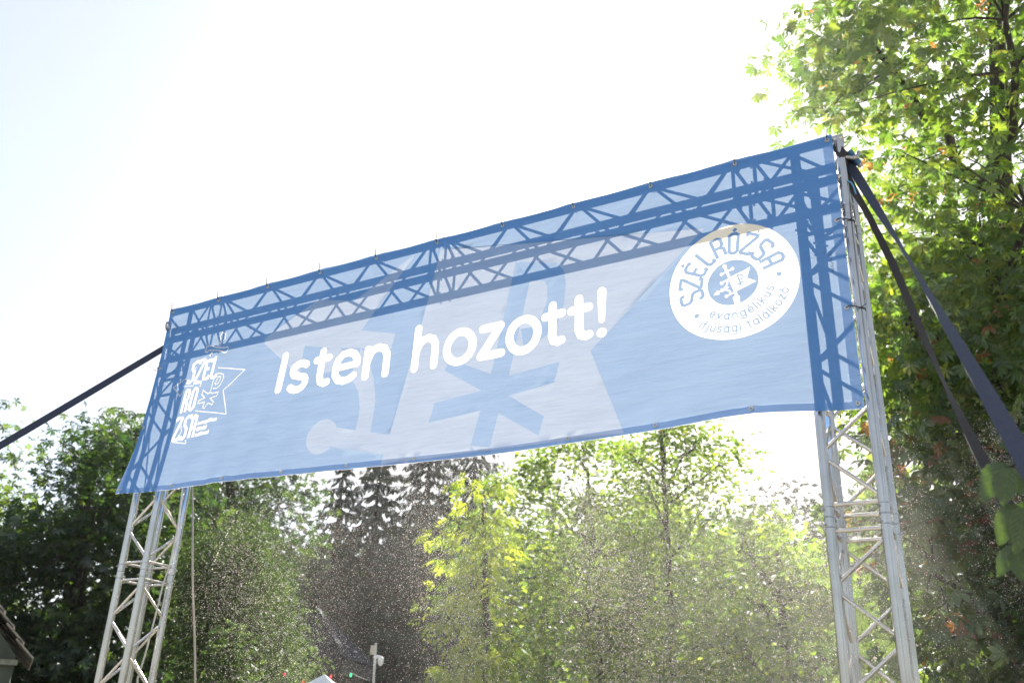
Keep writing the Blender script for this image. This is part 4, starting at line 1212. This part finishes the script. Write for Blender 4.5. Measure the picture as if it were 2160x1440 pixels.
# white tent top
ta = at(684, 1421, 12); tent = empty('event_tent', (ta[0], ta[1], 0)); tag(tent, 'white pointed event tent peeking over the bottom edge', 'tent')
hw = 1.5; ze = ta[2] - 1.0
cor = [np.array([ta[0] + x * hw, ta[1] + y * hw, ze]) for x, y in ((-1, -1), (1, -1), (1, 1), (-1, 1))]
RZ2 = Matrix.Rotation(R(30), 3, 'Z')
cor = [np.array(RZ2 @ Vector(q - ta)) + ta for q in cor]
ring2 = [ta * .45 + q * .55 - np.array([0, 0, .06]) for q in cor]
mesh_obj('canopy', cor + ring2 + [ta], [(0, 1, 5, 4), (1, 2, 6, 5), (2, 3, 7, 6), (3, 0, 4, 7), (4, 5, 8), (5, 6, 8), (6, 7, 8), (7, 4, 8)], M_CANVAS, tent)
for i in range(4):
    a, b = cor[i], cor[(i + 1) % 4]
    dn = np.array([0, 0, -.25]); mesh_obj('valance', [a, b, b + dn, a + dn], [(0, 1, 2, 3)], M_CANVAS, tent)
    tube('leg', [a, np.array([a[0], a[1], 0.0])], .022, M_POST, tent, 8)
# coloured bulbs on a cord behind the tent
def emis(name, c, s):
    m, t, out = mat_new(name); e = t.nodes.new('ShaderNodeEmission'); e.inputs['Color'].default_value = (*c, 1); e.inputs['Strength'].default_value = s
    t.links.new(e.outputs[0], out.inputs['Surface']); return m
M_GRN = emis('green_bulb', (0.05, 0.9, 0.25), 0.7); M_RED = emis('red_bulb', (0.9, 0.04, 0.05), 0.6)
sl = empty('fairy_lights', at(690, 1440, 13)); tag(sl, 'cord of red and green bulbs behind the white tent', 'fairy lights')
cp = [at(x, 1425 + 10 * math.sin(x * .05), 13) for x in range(560, 790, 10)]
tube('cord', cp, .006, M_BLACK, sl, 5)
for x, m in ((666, M_GRN), (698, M_RED), (640, M_RED), (600, M_RED), (740, M_GRN)):
    c = at(x, 1429 + 10 * math.sin(x * .05), 13)
    tube('bulb', [c + [0, 0, .028], c + [0, 0, .012], c, c - [0, 0, .016], c - [0, 0, .028]], [.004, .012, .016, .012, .004], m, sl, 8)
# camera post
pb = at(787, 1450, 15); ptop = at(793, 1355, 15)
pst = empty('camera_post', (pb[0], pb[1], 0)); tag(pst, 'grey post with cream box and white dome camera in front of the spruces', 'post')
tube('pole', [np.array([pb[0], pb[1], 0]), pb, ptop], .02, M_POST, pst, 10)
c = at(788, 1370, 15); V, F = box_data(c, (.06, .08, .13)); mesh_obj('junction_box', V, F, M_CREAM, pst)
tube('arm', [at(790, 1385, 15), at(797, 1384, 14.95), at(803, 1386, 14.9)], .025, M_WHITEP, pst, 8)
c = at(803, 1393, 14.9)
tube('dome_camera', [c + [0, 0, .06], c + [0, 0, .05], c, c - [0, 0, .04], c - [0, 0, .065], c - [0, 0, .075]], [.025, .042, .045, .038, .02, .003], M_WHITEP, pst, 12)
# hut eave at the left edge
M_SHING = plain('shingle', (0.30, 0.27, 0.23), (0.18, 0.16, 0.14), 0.85, 0, 14, 0.5)
M_HUT = plain('green_boards', (0.07, 0.085, 0.06), (0.045, 0.055, 0.04), 0.8, 0, 5)
M_TRIM = plain('pale_trim', (0.22, 0.22, 0.17), (0.15, 0.15, 0.12), 0.8)
HD = 10.5
e0 = at(66, 1388, HD); hy = ray(52, 1380) * [1, 1, 0]; hy /= np.linalg.norm(hy); hx = np.array([-hy[1], hy[0], 0])
hut = empty('garden_hut', tuple(e0 * [1, 1, 0] + hx * 1.5 + hy * 1.2)); tag(hut, 'green garden hut with shingled eave at the lower left edge', 'hut')
sl_ = R(50)
for k in range(13):
    a = e0 + hx * (.115 * k) + np.array([0, 0, .115 * k * math.tan(sl_)])
    for j in range(4):
        b = a + hy * (.62 * j)
        ax = hx * math.cos(sl_ - .14) + np.array([0, 0, math.sin(sl_ - .14)]); nz_ = np.cross(ax, hy); nz_ = nz_ if nz_[2] > 0 else -nz_
        rot = np.stack([ax, hy, nz_], 1)
        V, F = box_data(b + ax * .115 + hy * .3 + nz_ * (.014 + .004 * (j % 2)), (.25, .61, .016), rot); mesh_obj('shingle', V, F, M_SHING, hut)
w0 = e0 + hx * .14 + hy * .12
rise = 1.5 * math.tan(sl_)
zb_ = at(20, 1390, HD)[2]
pr = [w0 * [1, 1, 0], w0 * [1, 1, 0] + hx * 1.5, w0 * [1, 1, 0] + hx * 1.5 + np.array([0, 0, e0[2] + rise - .1]), w0 + np.array([0, 0, .02])]
mesh_obj('gable_wall', [np.array(q) for q in pr] + [np.array(q) + hy * 2.2 for q in pr], [(0, 1, 2, 3), (7, 6, 5, 4), (0, 4, 5, 1), (1, 5, 6, 2), (2, 6, 7, 3), (3, 7, 4, 0)], M_HUT, hut)
V, F = box_data(w0 + hx * .72 - hy * .03 + np.array([0, 0, zb_ - w0[2] - .02]), (1.5, .05, .05), np.stack([hx, hy, [0, 0, 1]], 1)); mesh_obj('trim_board', V, F, M_TRIM, hut)

# ------------------------------------------------------------------ water mist
m, t, out = mat_new('water_drops')
df = t.nodes.new('ShaderNodeBsdfDiffuse'); tr = t.nodes.new('ShaderNodeBsdfTranslucent'); mi = t.nodes.new('ShaderNodeMixShader')
df.inputs['Color'].default_value = (.8, .78, .76, 1); tr.inputs['Color'].default_value = (.95, .90, .84, 1); mi.inputs['Fac'].default_value = 0.7
t.links.new(df.outputs[0], mi.inputs[1]); t.links.new(tr.outputs[0], mi.inputs[2]); t.links.new(mi.outputs[0], out.inputs['Surface'])
M_DROP = m
def hashn(p_):
    # cheap smooth curtains
    return (0.5 + 0.25 * np.sin(p_[:, 0] * 2.1 + 0.7) + 0.25 * np.sin(p_[:, 0] * 4.7 + p_[:, 1] * 2.3 + 1.9) + 0.2 * np.sin(p_[:, 2] * 3.1 - p_[:, 0] * 1.7 + p_[:, 1] * 3))
N = 400000
q = np.stack([rng.uniform(0.25, 6.6, N), rng.uniform(0.2, 1.9, N), rng.uniform(1.35, 3.2, N)], 1)
wgt = np.clip(hashn(q), 0.05, 1.2)
wgt *= np.where(q[:, 0] > 5.2, 0.8 * (q[:, 1] > 0.6) * np.clip((6.6 - q[:, 0]) / 0.9, 0, 1), 1.0)
q = q[rng.uniform(0, 1.2, N) < wgt]
# denser bursts right at the nozzles, a thread of drips off the hem
for cx, n_ in ((0.42, 5000), (2.1, 5000), (3.3, 9000), (4.4, 9000), (5.5, 6000)):
    r_ = rng.uniform(0, 1, n_) ** 0.7
    q = np.concatenate([q, np.stack([cx + rng.normal(0, 0.05, n_) + r_ * rng.normal(0.16, 0.17, n_), 0.55 + rng.normal(0, 0.1, n_) + r_ * rng.normal(0, 0.3, n_), 3.08 - r_ * 0.9 + rng.normal(0, 0.05, n_)], 1)])
drip = np.array([onplane(np.interp(k, [0, 1], [512, 455]) + 8 * math.sin(k * 5), 1012 + 190 * k, 0.1) for k in np.sort(rng.uniform(0, 1, 26))])
q = np.concatenate([q, drip])
nq = len(q)
th = rng.uniform(0, 6.283, (nq, 3)); tet = np.array([(1, 1, 1), (1, -1, -1), (-1, 1, -1), (-1, -1, 1)], float) / math.sqrt(3)
sz = 0.00135 * rng.lognormal(0, 0.4, nq); sz[-26:] = rng.uniform(0.003, 0.006, 26)
def rotm(a):
    c, s = np.cos(a), np.sin(a); z = np.zeros(len(a)); o_ = np.ones(len(a))
    return c, s, z, o_
c1, s1, z1, o1 = rotm(th[:, 0]); c2, s2, _, _ = rotm(th[:, 1])
Rz = np.stack([np.stack([c1, -s1, z1], 1), np.stack([s1, c1, z1], 1), np.stack([z1, z1, o1], 1)], 1)
Rx = np.stack([np.stack([o1, z1, z1], 1), np.stack([z1, c2, -s2], 1), np.stack([z1, s2, c2], 1)], 1)
RR = Rz @ Rx
V = q[:, None] + np.einsum('nij,kj->nki', RR, tet) * sz[:, None, None]
F = (np.array([(0, 1, 2), (0, 3, 1), (0, 2, 3), (1, 3, 2)])[None] + (np.arange(nq) * 4)[:, None, None]).reshape(-1, 3)
dr = tri_obj('mist_droplets', V.reshape(-1, 3), F, M_DROP, None, None, (2.5, 1.0, 2.0), True)
tag(dr, 'fine spray of water droplets drifting below the banner', 'water spray', kind='stuff')

# ------------------------------------------------------------------ sunlit air
m, t, out = mat_new('park_haze')
pv = t.nodes.new('ShaderNodeVolumePrincipled')
pv.inputs['Color'].default_value = (0.95, 0.96, 1, 1); pv.inputs['Density'].default_value = HAZE; pv.inputs['Anisotropy'].default_value = 0.85
t.links.new(pv.outputs[0], out.inputs['Volume'])
V, F = box_data((0, 0, 9.5), (5200, 5200, 21))
hz = mesh_obj('haze', V, F, m); tag(hz, 'thin sunlit summer haze filling the park', 'haze', kind='stuff')

m, t, out = mat_new('mist_cloud')
pv = t.nodes.new('ShaderNodeVolumePrincipled')
pv.inputs['Color'].default_value = (1, 0.97, 0.93, 1); pv.inputs['Anisotropy'].default_value = 0.6
tcn = t.nodes.new('ShaderNodeTexCoord'); sp = t.nodes.new('ShaderNodeSeparateXYZ'); t.links.new(tcn.outputs['Generated'], sp.inputs[0])
mpn = t.nodes.new('ShaderNodeMapping'); mpn.inputs['Scale'].default_value = (1.5, 1.2, 0.55)
nzn = t.nodes.new('ShaderNodeTexNoise'); nzn.inputs['Scale'].default_value = 1.0; nzn.inputs['Detail'].default_value = 3
t.links.new(tcn.outputs['Object'], mpn.inputs['Vector']); t.links.new(mpn.outputs['Vector'], nzn.inputs['Vector'])
def mth(op, a, b=None, clamp=False):
    n = t.nodes.new('ShaderNodeMath'); n.operation = op; n.use_clamp = clamp
    for k, v in enumerate((a, b)):
        if v is None: continue
        if isinstance(v, (int, float)): n.inputs[k].default_value = v
        else: t.links.new(v, n.inputs[k])
    return n.outputs[0]
dens = mth('MULTIPLY', mth('SUBTRACT', nzn.outputs['Fac'], 0.36, True), MIST)
for ax_, gain in (('X', 9.0), ('Y', 6.0), ('Z', 14.0)):
    q_ = sp.outputs[ax_]
    dens = mth('MULTIPLY', dens, mth('MULTIPLY', mth('MULTIPLY', q_, mth('SUBTRACT', 1.0, q_)), gain, True))
dens = mth('MULTIPLY', dens, mth('ADD', 0.22, mth('POWER', sp.outputs['X'], 2.0)))
t.links.new(dens, pv.inputs['Density'])
t.links.new(pv.outputs[0], out.inputs['Volume'])
V, F = box_data((0, 0, 0), (6.9, 2.4, 3.2))
mc = mesh_obj('mist_cloud', np.array(V) + [3.55, 1.6, 1.62], F, m, None, False, (3.55, 1.6, 1.62)); tag(mc, 'soft cloud of cooling mist under the banner', 'mist', kind='stuff')
m.cycles.volume_step_rate = 1.0 if hasattr(m.cycles, 'volume_step_rate') else 1.0
